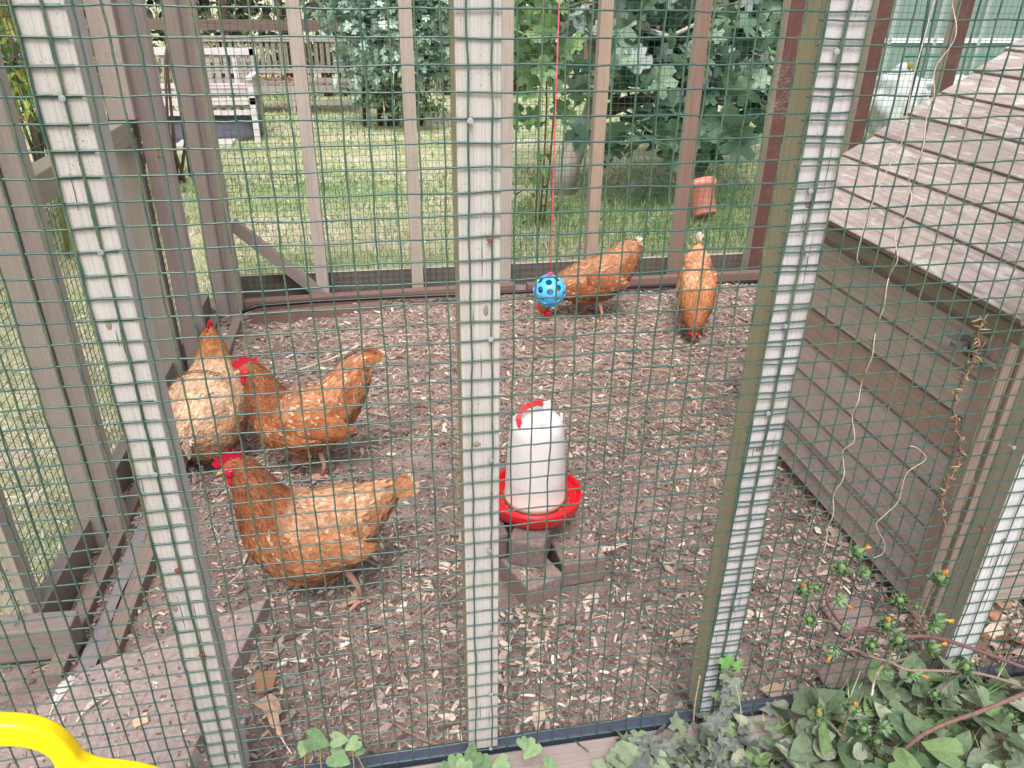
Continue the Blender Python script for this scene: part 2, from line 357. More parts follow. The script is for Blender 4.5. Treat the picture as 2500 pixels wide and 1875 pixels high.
# ------------------------------------------------------------------ wire mesh
def sheet(b, org, ax, u0, u1, v0, v1, su=.0254, r=.00115, seg=2, ns=6, wob=.0006, seed=0, uo=0, vo=0, moss=(.9, .25), hor_back=True):
    "org + u*ax + v*z ; verticals at u=uo+k*s, horizontals at v=vo-k*s"
    R_ = np.random.default_rng(seed); ax = nrm(ax); up = V(0, 0, 1); nn = np.cross(ax, up)     # points to the camera side for ax=+x
    org = np.asarray(org, float)
    for k in range(math.ceil((u0 - uo) / su), math.floor((u1 - uo) / su) + 1):
        u = uo + k * su; m = max(2, int((v1 - v0) / (su / seg))); vv = np.linspace(v0, v1, m)
        ph = R_.random(4) * 6.28; dx = wob * (np.sin(vv * 22 + ph[0]) + .8 * np.sin(vv * 61 + ph[1])) + R_.normal(0, wob * .35, m)
        dn = wob * (np.sin(vv * 14 + ph[2])) + r * .45
        pts = org + (u + dx)[:, None] * ax + vv[:, None] * up + dn[:, None] * nn
        c = moss[0] * R_.uniform(.45, 1.1); b.tube(pts, r, ns, (c, c, c), cap=False)
    for k in range(math.ceil((vo - v1) / su), math.floor((vo - v0) / su) + 1):
        v = vo - k * su; m = max(2, int((u1 - u0) / (su / seg))); uu = np.linspace(u0, u1, m)
        ph = R_.random(4) * 6.28; dz = wob * (np.sin(uu * 17 + ph[0]) + .9 * np.sin(uu * 48 + ph[1])) + R_.normal(0, wob * .4, m)
        pts = org + uu[:, None] * ax + (v + dz)[:, None] * up + (wob * np.sin(uu * 11 + ph[2]) - r * .75)[:, None] * nn
        c = moss[1] * R_.uniform(.3, 1.3); b.tube(pts, r, ns, (c, c, c), cap=False)

GREY = srgb(178, 173, 170); GREYD = srgb(172, 164, 158); OLIVE = srgb(160, 152, 128); BRN = srgb(150, 134, 126); BRND = srgb(92, 68, 64); PALE = srgb(168, 156, 150); INN = srgb(160, 150, 142)
TOP = 1.9
# ---- front fence
ff = thing('front_fence', (0, .02, 0), 'front fence of square green mesh nailed on pale grey posts', 'fence')
def nail(parent, px, py, col, Y=-.0035, r=.0033, hd=None):
    p = P(px, py, Y); n = MB()
    ax = nrm(V(random.uniform(-.12, .12), -1, random.uniform(-.1, .25)))
    u = nrm(np.cross(ax, (0, 0, 1))); w_ = np.cross(ax, u); vs = []
    for (rr, d) in ((r * .35, -.012), (r * .35, -.0005), (r, 0), (r, .0012), (r * .7, .0016)):
        for k in range(14): a = k * math.pi / 7; vs.append(p + ax * d + rr * (math.cos(a) * u + math.sin(a) * w_))
    fs = [(i * 14 + k, i * 14 + (k + 1) % 14, (i + 1) * 14 + (k + 1) % 14, (i + 1) * 14 + k) for i in range(4) for k in range(14)] + [tuple(56 + k for k in range(14))]
    n.add(vs, fs, col); n.build('nail', M_nail, parent)
M_nail = vmat('nail_head', .45, .25, 300, 0, .6)
NG, NR = srgb(136, 138, 148), srgb(118, 62, 54)
def fpost(x0, x1, zb, nails, side=OLIVE, rightside=GREYD, face=GREY):
    b = MB(); b.box(((x0 + x1) / 2, .0265, (zb + TOP) / 2), (x1 - x0, .049, TOP - zb), col=face, cols={0: side, 1: rightside, 3: INN}, long=2)
    o = b.build('post', M_wood, ff, bevel=.002)
    R_ = np.random.default_rng(int(abs(x0) * 1000))
    for q in range(2):       # dark knots and short cracks in the face
        kx, kz = R_.uniform(x0 + .008, x1 - .008), R_.uniform(.25, 1.12); kb = MB(); kb.ellip((kx, .0022, kz), (R_.uniform(.003, .006), .0012, R_.uniform(.004, .009)), None, 12, 6, srgb(138, 126, 112)); kb.build('knot', M_wood, o)
    for q in range(9):
        kx, kz = R_.uniform(x0 + .006, x1 - .006), R_.uniform(.1, 1.1); hl = R_.uniform(.02, .07); kb = MB(); kb.tube([(kx, .0019, kz), (kx + R_.normal(0, .0006), .0019, kz + hl * .5), (kx, .0019, kz + hl)], [.0002, .0007, .0002], 5, srgb(104, 94, 86)); kb.build('crack', M_wood, o)
    for (px, py, c) in nails: nail(o, px, py, c)
fpost(-.434, -.388, .05, [(135, 213, NG), (218, 545, NG), (335, 1025, NG), (383, 1232, NR), (435, 1415, NR), (524, 1560, NG)], rightside=srgb(192, 188, 188))
fpost(-.0375, .0105, .052, [(1016, 262, NG), (1058, 518, NR), (1060, 733, NG), (1060, 995, NG), (1057, 1191, NG), (1060, 1368, NG), (1060, 1500, NG), (1060, 1617, NG)])
fpost(.3565, .408, .055, [(1807, 112, NG), (1751, 413, NG), (1744, 553, NG), (1696, 705, NG), (1659, 893, NG), (1627, 1118, NG), (1590, 1316, NG)], face=srgb(186, 180, 183))
fpost(.812, .868, .05, [(2190, 967, NG), (2125, 1144, NR)], side=srgb(156, 146, 130), face=srgb(196, 196, 198))
b = MB(); sheet(b, (0, 0, 0), (1, 0, 0), -1.15, -.392, .03, 1.45, seed=3, vo=1.1427, uo=0, r=.00118, moss=(.7, .3)); b.build('wire_mesh', M_wire, ff)
b = MB(); sheet(b, (0, -.0012, 0), (1, 0, 0), -.434, .406, .045, 1.45, seed=4, vo=1.1431, uo=0, r=.00112, moss=(.95, .28)); b.build('wire_mesh', M_wire, ff)
b = MB(); sheet(b, (0, -.0022, 0), (1, 0, 0), .349, 1.35, .045, 1.45, seed=5, vo=1.1357, uo=.3535, r=.00112, moss=(1.1, .38)); b.build('wire_mesh', M_wire, ff)
b = MB(); b.beam((-1.2, -.032, .018), (1.5, -.032, .026), .052, .052, col=srgb(150, 136, 132)); b.build('bottom_rail', M_wood, ff, bevel=.004)
b = MB(); b.beam((-1.2, .020, .022), (1.5, .020, .022), .024, .036, col=srgb(70, 74, 92)); b.build('inner_rail', M_plast, ff, bevel=.003)
b = MB(); b.beam((-1.2, .0265, TOP + .025), (1.6, .0265, TOP + .025), .05, .05, col=GREYD); b.build('top_rail', M_wood, ff)

# ---- left side fence with its gate
LX = -.80
lf = thing('side_fence', (LX, 1.1, 0), 'left side of the chicken run, wire mesh between paired brown grey timber posts', 'fence')
def lpost(x0, x1, y, d, z0=0, z1=TOP, near=srgb(162, 151, 143), inner=srgb(172, 164, 160), par=None, name='post'):
    b = MB(); b.box(((x0 + x1) / 2, y + d / 2, (z0 + z1) / 2), (x1 - x0, d, z1 - z0), col=INN, cols={2: near, 1: inner, 0: GREYD}, long=2); return b.build(name, M_wood, par or lf, bevel=.002)
lpost(-.868, -.822, .40, .045, -.02, near=srgb(170, 161, 145)); 
lpost(-.836, -.790, .70, .048, 0); lpost(-.787, -.752, .712, .05, 0, near=srgb(150, 139, 132))
lpost(-.81, -.765, 1.06, .045, 0); 
lpost(-.808, -.763, 1.83, .045, 0, near=srgb(150, 137, 136)); lpost(-.758, -.716, 2.06, .06, 0, near=srgb(152, 140, 134)); lpost(-.715, -.668, 2.10, .05, 0, near=srgb(158, 146, 138))
b = MB(); b.beam((-.83, .40, .03), (-.80, 2.1, .03), .03, .10, col=srgb(132, 122, 116)); b.build('bottom_board', M_wood, lf)
b = MB(); b.beam((-.95, .375, .06), (-.745, .375, .05), .05, .075, col=srgb(134, 122, 116)); b.build('corner_rail', M_wood, lf, bevel=.003)
b = MB(); sheet(b, (-.838, 0, 0), (.0, 1, 0), .36, 2.12, .02, 1.45, r=.0009, seg=1, ns=4, seed=8, vo=1.14, moss=(.4, .5)); b.build('wire_mesh', M_wire, lf)
b = MB(); b.beam((-.8, .4, TOP + .02), (-.8, 2.12, TOP + .02), .05, .05, col=GREYD); b.build('top_rail', M_wood, lf)
gt = MB(); gt.box((-.790, 1.53, (.815 + TOP - .05) / 2), (.066, .06, TOP - .05 - .815), col=INN, cols={2: srgb(166, 152, 146), 1: srgb(166, 158, 154)}, long=2)
gt.box((-.803, 1.53, .385), (.062, .05, .75), col=INN, cols={2: srgb(150, 141, 130), 1: srgb(150, 142, 138)}, long=2)
o_g = thing('gate', (-.8, 1.5, 0), 'narrow gate in the left side with a brass hook on its split post', 'gate')
gt.build('gate_stile', M_wood, o_g, bevel=.002)
g2 = MB(); g2.box((-.742, 1.555, .93), (.032, .06, 1.86), col=INN, cols={2: srgb(136, 122, 118), 1: srgb(178, 170, 166)}, long=2); g2.build('gate_stile', M_wood, o_g, bevel=.002)
g3 = MB(); g3.beam((-.812, .80, .782), (-.800, 1.60, .782), .05, .062, col=srgb(160, 154, 140)); g3.build('gate_rail', M_wood, o_g, bevel=.003)
g4 = MB(); q = P(320, 262, 1.55); hk = [q + V(0, 0, .0), q + V(.006, -.004, -.03), q + V(.009, -.004, -.06), q + V(.012, -.004, -.085), q + V(.014, -.006, -.098), q + V(.02, -.006, -.09)]
g4.tube(hk, .0035, 8, srgb(168, 128, 70)); g4.ellip(q + V(0, -.004, .004), (.012, .005, .006), col=srgb(176, 138, 78)); g4.tube([P(270, 272, 1.5), P(275, 288, 1.49), P(283, 290, 1.49), P(284, 278, 1.5)], .003, 8, srgb(176, 138, 90)); g4.build('hook', M_flat, o_g)

# ---- back fence
bf = thing('back_fence', (.6, 2.2, 0), 'back side of the chicken run, brown posts with green mesh and a dark bottom board', 'fence')
def bpost(x, wd=.047, z0=0.0, side=srgb(172, 158, 144), near=BRN, y=2.185, d=.05):
    b = MB(); b.box((x, y + d / 2, (z0 + TOP) / 2), (wd, d, TOP - z0), col=BRN, cols={0: side, 2: near, 1: srgb(170, 158, 148)}, long=2); b.build('post', M_brown, bf, bevel=.002)
for x, nr in [(-.362, srgb(172, 160, 152)), (.02, srgb(166, 154, 144)), (.385, srgb(166, 154, 146)), (.755, srgb(160, 140, 124)), (1.135, srgb(128, 104, 94)), (1.50, srgb(94, 64, 60)), (1.865, srgb(90, 64, 58)), (2.22, srgb(88, 64, 60)), (2.62, srgb(88, 64, 60))]:
    bpost(x, .047 if x < 1.3 else .06, near=nr)
b = MB(); sheet(b, (0, 2.24, 0), (1, 0, 0), -.70, 3.4, .0, 1.42, r=.0009, seg=1, ns=4, seed=9, vo=1.12, wob=.0007, moss=(.5, .45)); b.build('wire_mesh', M_wire, bf)
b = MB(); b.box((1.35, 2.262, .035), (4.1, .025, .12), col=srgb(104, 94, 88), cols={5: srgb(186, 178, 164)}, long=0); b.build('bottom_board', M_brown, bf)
b = MB(); b.box((1.35, 2.21, TOP + .02), (4.2, .05, .05), col=BRN, long=0); b.build('top_rail', M_brown, bf)
b = MB(); b.beam(P(500, 482, 2.19), P(700, 640, 2.19), .03, .045, up=(0, 0, 1), col=srgb(138, 126, 120)); b.build('diagonal_brace', M_wood, bf, bevel=.002)

# ---- edging timbers and hose
def single(b, name, mat, label, cat, group=None, bevel=0, kind=None):
    return tag(b.build(name, mat, bevel=bevel), label, cat, group, kind)
b = MB(); b.beam((-.772, .30, .012), (-.755, 2.02, .012), .03, .03, col=srgb(132, 116, 108)); single(b, 'edging_board', M_brown, 'thin brown edging board on the soil nearest the left fence', 'board', 'edging boards on the run floor', .002)
b = MB(); b.beam((-.683, .33, .014), (-.668, 1.98, .014), .032, .038, col=srgb(134, 118, 110)); single(b, 'edging_board', M_brown, 'brown edging board on the right of the bluish membrane strip, running towards the back corner', 'board', 'edging boards on the run floor', .002)
b = MB(); pts = []; n = 40
for i in range(n):
    y = .27 + 1.66 * i / (n - 1); w2 = .013 + .003 * math.sin(i * .9); x = -.722 + .01 * i / n
    pts += [(x - w2, y, .016 + .002 * math.sin(i * .7)), (x, y, .017 + .002 * math.sin(i * .8)), (x + w2, y, .015)]
b.add(pts, [(i * 3 + j, i * 3 + j + 1, (i + 1) * 3 + j + 1, (i + 1) * 3 + j) for i in range(n - 1) for j in range(2)], srgb(136, 128, 130), smooth=False)
ms = single(b, 'membrane_strip', M_plast, 'bluish grey plastic membrane strip lying between the two edging boards on the left', 'plastic strip'); sm_ = ms.modifiers.new('thick', 'SOLIDIFY'); sm_.thickness = .002
RB = srgb(122, 98, 92)
b = MB(); b.beam((-.66, 2.13, .018), (.42, 2.155, .024), .04, .042, col=RB); single(b, 'edging_board', M_brown, 'long reddish brown board along the foot of the back fence, left of the middle', 'board', 'edging boards on the run floor', .002)
b = MB(); b.beam((-.62, 1.985, .016), (-.12, 2.03, .012), .03, .05, col=RB); single(b, 'edging_board', M_brown, 'short reddish brown board lying skewed in front of the back fence, under the black hose', 'board', 'edging boards on the run floor', .002)
b = MB(); b.beam((.47, 2.145, .02), (1.75, 2.165, .02), .035, .05, col=RB); single(b, 'edging_board', M_brown, 'long reddish brown board along the foot of the back fence, behind the two hens', 'board', 'edging boards on the run floor', .002)
b = MB(); hp = [(-.66, 2.0, .04), (-.6, 2.03, .05), (-.4, 2.06, .045), (-.1, 2.075, .04), (.2, 2.08, .035), (.45, 2.075, .035), (.7, 2.09, .03), (1.0, 2.1, .02), (1.3, 2.11, .015), (1.6, 2.12, .01)]
b.tube(hp, .008, 8, (.012, .012, .014)); single(b, 'hose', M_plast, 'black hose running along the ground in front of the back fence', 'hose')

# slab
b = MB(); A, B_, C_, D_, E_ = [G(x, y, .03) for x, y in [(577, 1291), (420, 1612), (330, 1800), (-60, 1640), (186, 1444)]]
vs = [A, B_, C_, D_, E_]; lo = [q - V(0, 0, .035) + V(.012, 0, 0) for q in vs]
b.add(vs + lo, [(4, 3, 2, 1, 0), (0, 1, 6, 5), (1, 2, 7, 6), (2, 3, 8, 7), (3, 4, 9, 8), (4, 0, 5, 9)], [srgb(158, 142, 138), srgb(128, 116, 112), GREYD, GREYD, GREYD, GREYD])
single(b, 'stone_slab', M_stone, 'flat dusty grey slab with a pointed corner, lying by the left front post', 'slab', bevel=.003)
b = MB(); L_ = chips(500, -.80, -.46, .05, .42, .005, .02, .03, .0, 41)
x = np.random.default_rng(5).uniform(-.78, -.45, 450); y = np.random.default_rng(6).uniform(.06, .40, 450); k = y < .44 - (-.41 - x) * .46; x, y = x[k], y[k]; R_ = np.random.default_rng(8); n = len(x)
b.scatter(chipV, chipF, np.c_[x, y, np.full(n, .0305)], rot3(R_.uniform(0, 6.28, n), R_.normal(0, .1, n), R_.normal(0, .1, n)), np.c_[R_.uniform(.003, .011, n), R_.uniform(.001, .005, n), R_.uniform(.001, .002, n)], PAL[R_.integers(0, 11, n)])
tag(b.build('slab_crumbs', M_chip, origin=(0, 0, 0)), 'fine crumbs and splinters scattered on the dusty slab', 'crumbs', kind='stuff')
b = MB(); b.box(G(20, 1560, .004) + V(-.05, 0, 0), (.16, .12, .05), col=srgb(70, 56, 54)); 

# bricks
def brick(c, yaw, label, sz=(.2, .1, .065), col=srgb(128, 108, 102), z=0.0):
    b = MB(); cy, sy = math.cos(yaw), math.sin(yaw)
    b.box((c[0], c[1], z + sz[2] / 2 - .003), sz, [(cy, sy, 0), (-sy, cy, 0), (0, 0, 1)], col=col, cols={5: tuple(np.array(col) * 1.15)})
    o = single(b, 'brick', M_stone, label, 'brick', 'old bricks under the feeder', .006); return o
def brick_from(corner, yaw, lx, ly):   # corner = near-left ground corner
    u = V(math.cos(yaw), math.sin(yaw)); v_ = V(-math.sin(yaw), math.cos(yaw)); return np.array(corner[:2]) + u * lx / 2 + v_ * ly / 2
c = brick_from((.128, .342), math.radians(22), .09, .2)
brick(c, math.radians(22), 'front brick of the pile, on the ground, its corner pointing at the camera', (.09, .2, .066), srgb(138, 120, 114))
c = brick_from((.098, .424), math.radians(-24), .078, .17)
brick(c, math.radians(-24), 'upper brick directly under the front rim of the red feeder tray', (.078, .17, .066), srgb(126, 110, 106), .067)
c = brick_from((.214, .404), math.radians(5), .102, .19)
brick(c, math.radians(5), 'right hand brick of the pile, on the ground under the feeder', (.102, .19, .066), srgb(132, 114, 108))
brick((.066, .53), math.radians(4), 'upper left brick of the pile, mostly hidden behind the middle post', (.062, .18, .066), srgb(112, 98, 94), .067)
brick((.125, .62), math.radians(2), 'lower back brick of the pile, hidden beneath the feeder tray', (.16, .12, .066), srgb(112, 98, 94))
# litter on brick tops
b = MB(); R_ = np.random.default_rng(77); n = 170; x = np.r_[R_.uniform(.12, .17, 70), R_.uniform(.22, .31, 100)]; y = np.r_[R_.uniform(.37, .41, 70), R_.uniform(.42, .58, 100)]
b.scatter(chipV, chipF, np.c_[x, y, np.full(n, .0635)], rot3(R_.uniform(0, 6.28, n), R_.normal(0, .12, n), R_.normal(0, .12, n)), np.c_[R_.uniform(.005, .015, n), R_.uniform(.002, .006, n), R_.uniform(.001, .003, n)], PAL[R_.integers(0, 11, n)])
# only keep as resting crumbs in the gaps/tops
tag(b.build('brick_crumbs', M_chip, origin=(0, 0, 0)), 'wood chips lying on top of the bricks under the feeder', 'wood chips', kind='stuff')

# ---- feeder
FC = V(.176, .532, .133)
fd = thing('poultry_feeder', FC, 'white plastic hopper feeder with red tray and red handle standing on bricks', 'feeder')
RED = srgb(214, 32, 44)
b = MB(); b.lathe(FC, [(0, .0), (.088, .0), (.098, .008), (.104, .034), (.104, .040), (.101, .041), (.098, .034), (.096, .022), (.093, .020), (.091, .030), (.088, .031), (.086, .020), (.083, .019), (.081, .028), (.078, .028), (.076, .018), (.0, .017)], 64, RED)
b.build('tray', M_plast, fd)
b = MB(); b.lathe(FC, [(.064, .017), (.0665, .022), (.0685, .03), (.0665, .033), (.065, .08), (.0615, .15), (.0575, .198), (.053, .216), (.043, .227), (.02, .2305), (0, .231)], 56, srgb(226, 220, 222), cols=[srgb(176, 140, 116)] * 1 + [srgb(190, 160, 142)] + [srgb(206, 186, 176)] + [srgb(218, 206, 202)] + [srgb(226, 220, 220)] * 7)
b.box(FC + V(.022, .012, .240), (.018, .006, .028), [(.9, .3, 0), (-.3, .9, 0), (0, 0, 1)], col=srgb(228, 224, 226)); b.box(FC + V(.004, -.038, .226), (.014, .012, .016), col=srgb(228, 224, 226)); b.box(FC + V(.052, .0, .220), (.004, .01, .018), col=srgb(228, 224, 226)); b.box(FC + V(-.052, .0, .220), (.004, .01, .018), col=srgb(228, 224, 226))
bo = b.build('bottle', M_plast, fd)
b = MB(); ph = [P(x, y, .53) for x, y in [(1174, 877), (1160, 875), (1140, 878), (1124, 885), (1117, 896), (1119, 908), (1128, 918), (1142, 926)]]
ph = np.array(ph); ph[:, 1] = np.linspace(.545, .495, len(ph)); 
for i in range(len(ph) - 1): b.beam(ph[i], ph[i + 1] + (ph[i + 1] - ph[i]) * .12, .010, .0055, up=(0, -.5, 1), col=RED)
b.build('handle', M_plast, fd)
b = MB(); R_ = np.random.default_rng(3); n = 900; a = R_.uniform(0, 6.28, n); rr = R_.uniform(.067, .078, n)
b.scatter(chipV, chipF, np.c_[FC[0] + rr * np.cos(a), FC[1] + rr * np.sin(a), np.full(n, FC[2] + .0165)], rot3(a, R_.normal(0, .3, n), R_.normal(0, .3, n)), np.c_[R_.uniform(.002, .005, n), R_.uniform(.002, .003, n), R_.uniform(.0015, .0025, n)], np.array([srgb(150, 96, 60), srgb(120, 74, 50), srgb(184, 140, 96)])[R_.integers(0, 3, n)])
tag(b.build('feed_crumbs', M_chip), 'brown feed crumbs lying in the red tray around the bottle', 'feed', kind='stuff')

# ---- ball on string
BC = P(1187, 628, 1.5); BR = .0545
ball = thing('treat_ball', BC - V(0, 0, BR), 'blue ball full of round holes, hanging on a pink string', 'ball toy')
def icos(sub):
    t = (1 + 5 ** .5) / 2; v = [nrm(q) for q in [(-1, t, 0), (1, t, 0), (-1, -t, 0), (1, -t, 0), (0, -1, t), (0, 1, t), (0, -1, -t), (0, 1, -t), (t, 0, -1), (t, 0, 1), (-t, 0, -1), (-t, 0, 1)]]
    f = [(0, 11, 5), (0, 5, 1), (0, 1, 7), (0, 7, 10), (0, 10, 11), (1, 5, 9), (5, 11, 4), (11, 10, 2), (10, 7, 6), (7, 1, 8), (3, 9, 4), (3, 4, 2), (3, 2, 6), (3, 6, 8), (3, 8, 9), (4, 9, 5), (2, 4, 11), (6, 2, 10), (8, 6, 7), (9, 8, 1)]
    for _ in range(sub):
        nf = []; mid = {}
        def m(a, b):
            k = (min(a, b), max(a, b))
            if k not in mid: v.append(nrm(v[a] + v[b])); mid[k] = len(v) - 1
            return mid[k]
        for a, b_, c_ in f: x, y, z = m(a, b_), m(b_, c_), m(c_, a); nf += [(a, x, z), (b_, y, x), (c_, z, y), (x, y, z)]
        f = nf
    return np.array(v), f
iv, _ = icos(0); v1, f1 = icos(1); holes = list(iv) + [nrm(iv[a] + iv[b_] + iv[c_]) for a, b_, c_ in icos(0)[1]]
v5, f5 = icos(5); v5 = v5 @ np.asarray(Matrix.Rotation(.5, 3, 'Y') @ Matrix.Rotation(.7, 3, 'Z')) ; holes = np.array(holes) @ np.asarray(Matrix.Rotation(.5, 3, 'Y') @ Matrix.Rotation(.7, 3, 'Z'))
dd = np.arccos(np.clip(v5 @ holes.T, -1, 1)); hr = np.where(np.arange(32) < 12, .205, .205); near = (dd / hr).min(1); hi = (dd / hr).argmin(1)
v5n = v5.copy()
for i in np.where((near > .86) & (near < 1.12))[0]:       # snap the rim round
    h = holes[hi[i]]; t_ = nrm(v5[i] - h * np.dot(v5[i], h)); v5n[i] = math.cos(hr[hi[i]]) * h + math.sin(hr[hi[i]]) * t_
b = MB(); ff_ = [q for q in f5 if not all(near[j] < 1.12 for j in q)]
b.add(v5n * BR + BC, ff_, srgb(84, 182, 236), smooth=True); bo = b.build('ball', M_plast, ball); m = bo.modifiers.new('thick', 'SOLIDIFY'); m.thickness = .005; m.offset = -1
b = MB(); st = P(1206, -40, 1.5); st[0] = BC[0] - .006
b.tube([BC + V(0, 0, BR + .004), BC + V(.001, 0, .12), BC + V(-.002, 0, .4), V(BC[0] - .006, BC[1], 1.9)], .0022, 6, srgb(226, 84, 122)); b.ellip(BC + V(0, 0, BR + .004), (.008, .006, .007), col=srgb(224, 70, 120)); b.tube([BC + V(.0, -.002, BR + .004), BC + V(.012, -.003, BR + .008)], .0018, 5, srgb(224, 70, 120)); b.tube([BC + V(.0, -.002, BR + .004), BC + V(-.014, -.003, BR - .002)], .0018, 5, srgb(224, 70, 120))
b.build('string', M_flat, ball)

# ---- hen house
HX, HY0, HY1, HZ0 = .90, .175, .86, .038
hh = thing('hen_house', (1.5, .52, 0), 'wooden hen house of grey brown lap boards with a sloping boarded roof', 'hen house')
slope = .66; eX, eZ = .868, .688
b = MB(); z = HZ0; i = 0; W1 = srgb(180, 163, 156); W2 = srgb(174, 162, 149)
while z < .64:
    hb = .083 if i else .10; hb = min(hb, .655 - z); t_ = .018
    cc = [W1, srgb(178, 164, 156), W1, W1, srgb(160, 138, 124), W2, W2, srgb(156, 138, 130)][i % 8]
    # board: lower edge proud, upper edge tucked (tongue)
    vs = [(HX - .002, HY0, z + .004), (HX - .002, HY1, z + .004), (HX + .002, HY0, z + hb - .006), (HX + .002, HY1, z + hb - .006), (HX + .010, HY0, z + hb), (HX + .010, HY1, z + hb), (HX + .02, HY0, z), (HX + .02, HY1, z), (HX + .004, HY0, z), (HX + .004, HY1, z)]
    g = [(v_[1], v_[2], v_[0]) for v_ in vs]
    b.add(vs, [(0, 1, 3, 2), (2, 3, 5, 4), (8, 9, 1, 0), (6, 7, 9, 8), (4, 5, 7, 6), (0, 2, 4, 6, 8), (1, 9, 7, 5, 3)][:], [cc, tuple(np.array(cc) * .8), cc, cc, cc, cc, cc], g); z += hb; i += 1
b.box((HX + .35, HY1 - .01, .35), (.68, .02, .62), col=W1, long=0)
b.build('side_wall', M_brown, hh)
b = MB(); z = HZ0
for i in range(8):
    cc = [srgb(174, 160, 152), srgb(166, 152, 144)][i % 2]; b.box((1.36, HY0 + .010, z + .0405), (.88, .018, .078), col=cc, long=0); z += .083
b.build('front_wall', M_brown, hh, bevel=.003)
b = MB(); b.box((HX + .006, HY0 + .018, .35), (.024, .046, .64), col=srgb(168, 146, 136), long=2); b.build('corner_post', M_brown, hh, bevel=.002)
b = MB(); b.box((HX + .034, HY0 - .006, .35), (.03, .014, .64), col=srgb(160, 140, 130), long=2); b.build('corner_trim', M_brown, hh, bevel=.002)
b = MB(); b.box((HX + .005, .5, HZ0 + .05), (.02, .60, .012), col=srgb(150, 136, 128), long=1); b.box((HX + .002, .52, HZ0 + .118), (.012, .64, .01), col=srgb(150, 136, 128), long=1); b.build('lower_batten', M_brown, hh)
for (x, y) in ((HX + .04, HY1 - .05), (HX + .04, HY0 + .09), (HX + .8, HY1 - .05), (HX + .8, HY0 + .09)):
    b = MB(); b.box((x, y, .02), (.04, .04, .06), col=BRND); b.build('leg', M_brown, hh)
b = MB(); e = .086; k = 0; sn = nrm(V(1, 0, slope)); nn = nrm(V(-slope, 0, 1))
R_ = np.random.default_rng(14)
while eX + k * e * sn[0] < 1.95:
    a = V(eX, .52, eZ) + sn * (k * e); c = a + sn * (e * .5 + .008) + nn * (.010 + .002)
    tl = math.radians(4.5); X_ = nrm(sn * math.cos(tl) - nn * math.sin(tl)); Z_ = nrm(np.cross(X_, V(0, 1, 0))); 
    y0, y1 = .128 + R_.uniform(-.004, .004), .915 + R_.uniform(-.012, .012)
    c[1] = (y0 + y1) / 2; cc = np.array(srgb(168, 153, 147)) * R_.uniform(.82, 1.12)
    b.box(c, (e + .018, y1 - y0, .016), [X_, V(0, 1, 0), np.cross(X_, V(0, 1, 0))], col=tuple(cc), cols={0: srgb(132, 118, 108)}, long=1); k += 1
b.build('roof', M_roof, hh, bevel=.0025)
b = MB(); b.box((eX + .014, .52, eZ - .014), (.022, .775, .03), col=srgb(132, 122, 104), long=1); b.build('eave_board', M_wood, hh, bevel=.002)
bl = MB(); q = V(HX - .008, .235, .60)
bl.box(q + V(.004, 0, 0), (.003, .085, .034), col=srgb(112, 108, 106)); bl.tube([q + V(-.006, -.06, 0), q + V(-.006, .05, 0)], .005, 10, srgb(140, 136, 132)); bl.box(q + V(-.006, .022, 0), (.014, .012, .02), col=srgb(128, 124, 120)); bl.box(q + V(-.006, -.02, 0), (.014, .012, .02), col=srgb(128, 124, 120)); bl.box(q + V(-.006, .058, -.004), (.012, .022, .012), col=srgb(160, 156, 152)); bl.box(q + V(-.006, .0, 0), (.012, .01, .016), col=srgb(40, 38, 38))
bl.build('bolt', M_nail, hh, bevel=.001)

# ------------------------------------------------------------------ hens
FT_V = np.array([[0, -.28, 0], [0, .28, 0], [.45, .5, .06], [.45, -.5, .06], [.82, .38, .05], [.82, -.38, .05], [1.0, 0, 0]])
FT_F = [(0, 1, 2, 3), (3, 2, 4, 5), (5, 4, 6)]
def cr(P_, n):
    P_ = np.asarray(P_, float); m = len(P_); out = []
    for t in np.linspace(0, m - 1 - 1e-9, n):
        i = int(t); f = t - i; p0 = P_[max(i - 1, 0)]; p1 = P_[i]; p2 = P_[i + 1]; p3 = P_[min(i + 2, m - 1)]
        out.append(.5 * ((2 * p1) + (-p0 + p2) * f + (2 * p0 - 5 * p1 + 4 * p2 - p3) * f * f + (-p0 + 3 * p1 - 3 * p2 + p3) * f ** 3))
    return np.array(out)
NECK = np.array(srgb(160, 99, 66)); BODY = np.array(srgb(196, 138, 98)); FLUF = np.array(srgb(204, 156, 122)); CREAM = np.array(srgb(236, 210, 182)); DEEP = np.array(srgb(156, 96, 64)); WHITE = np.array(srgb(238, 226, 214))
CRED = srgb(206, 40, 66); SKIN = srgb(196, 150, 134)
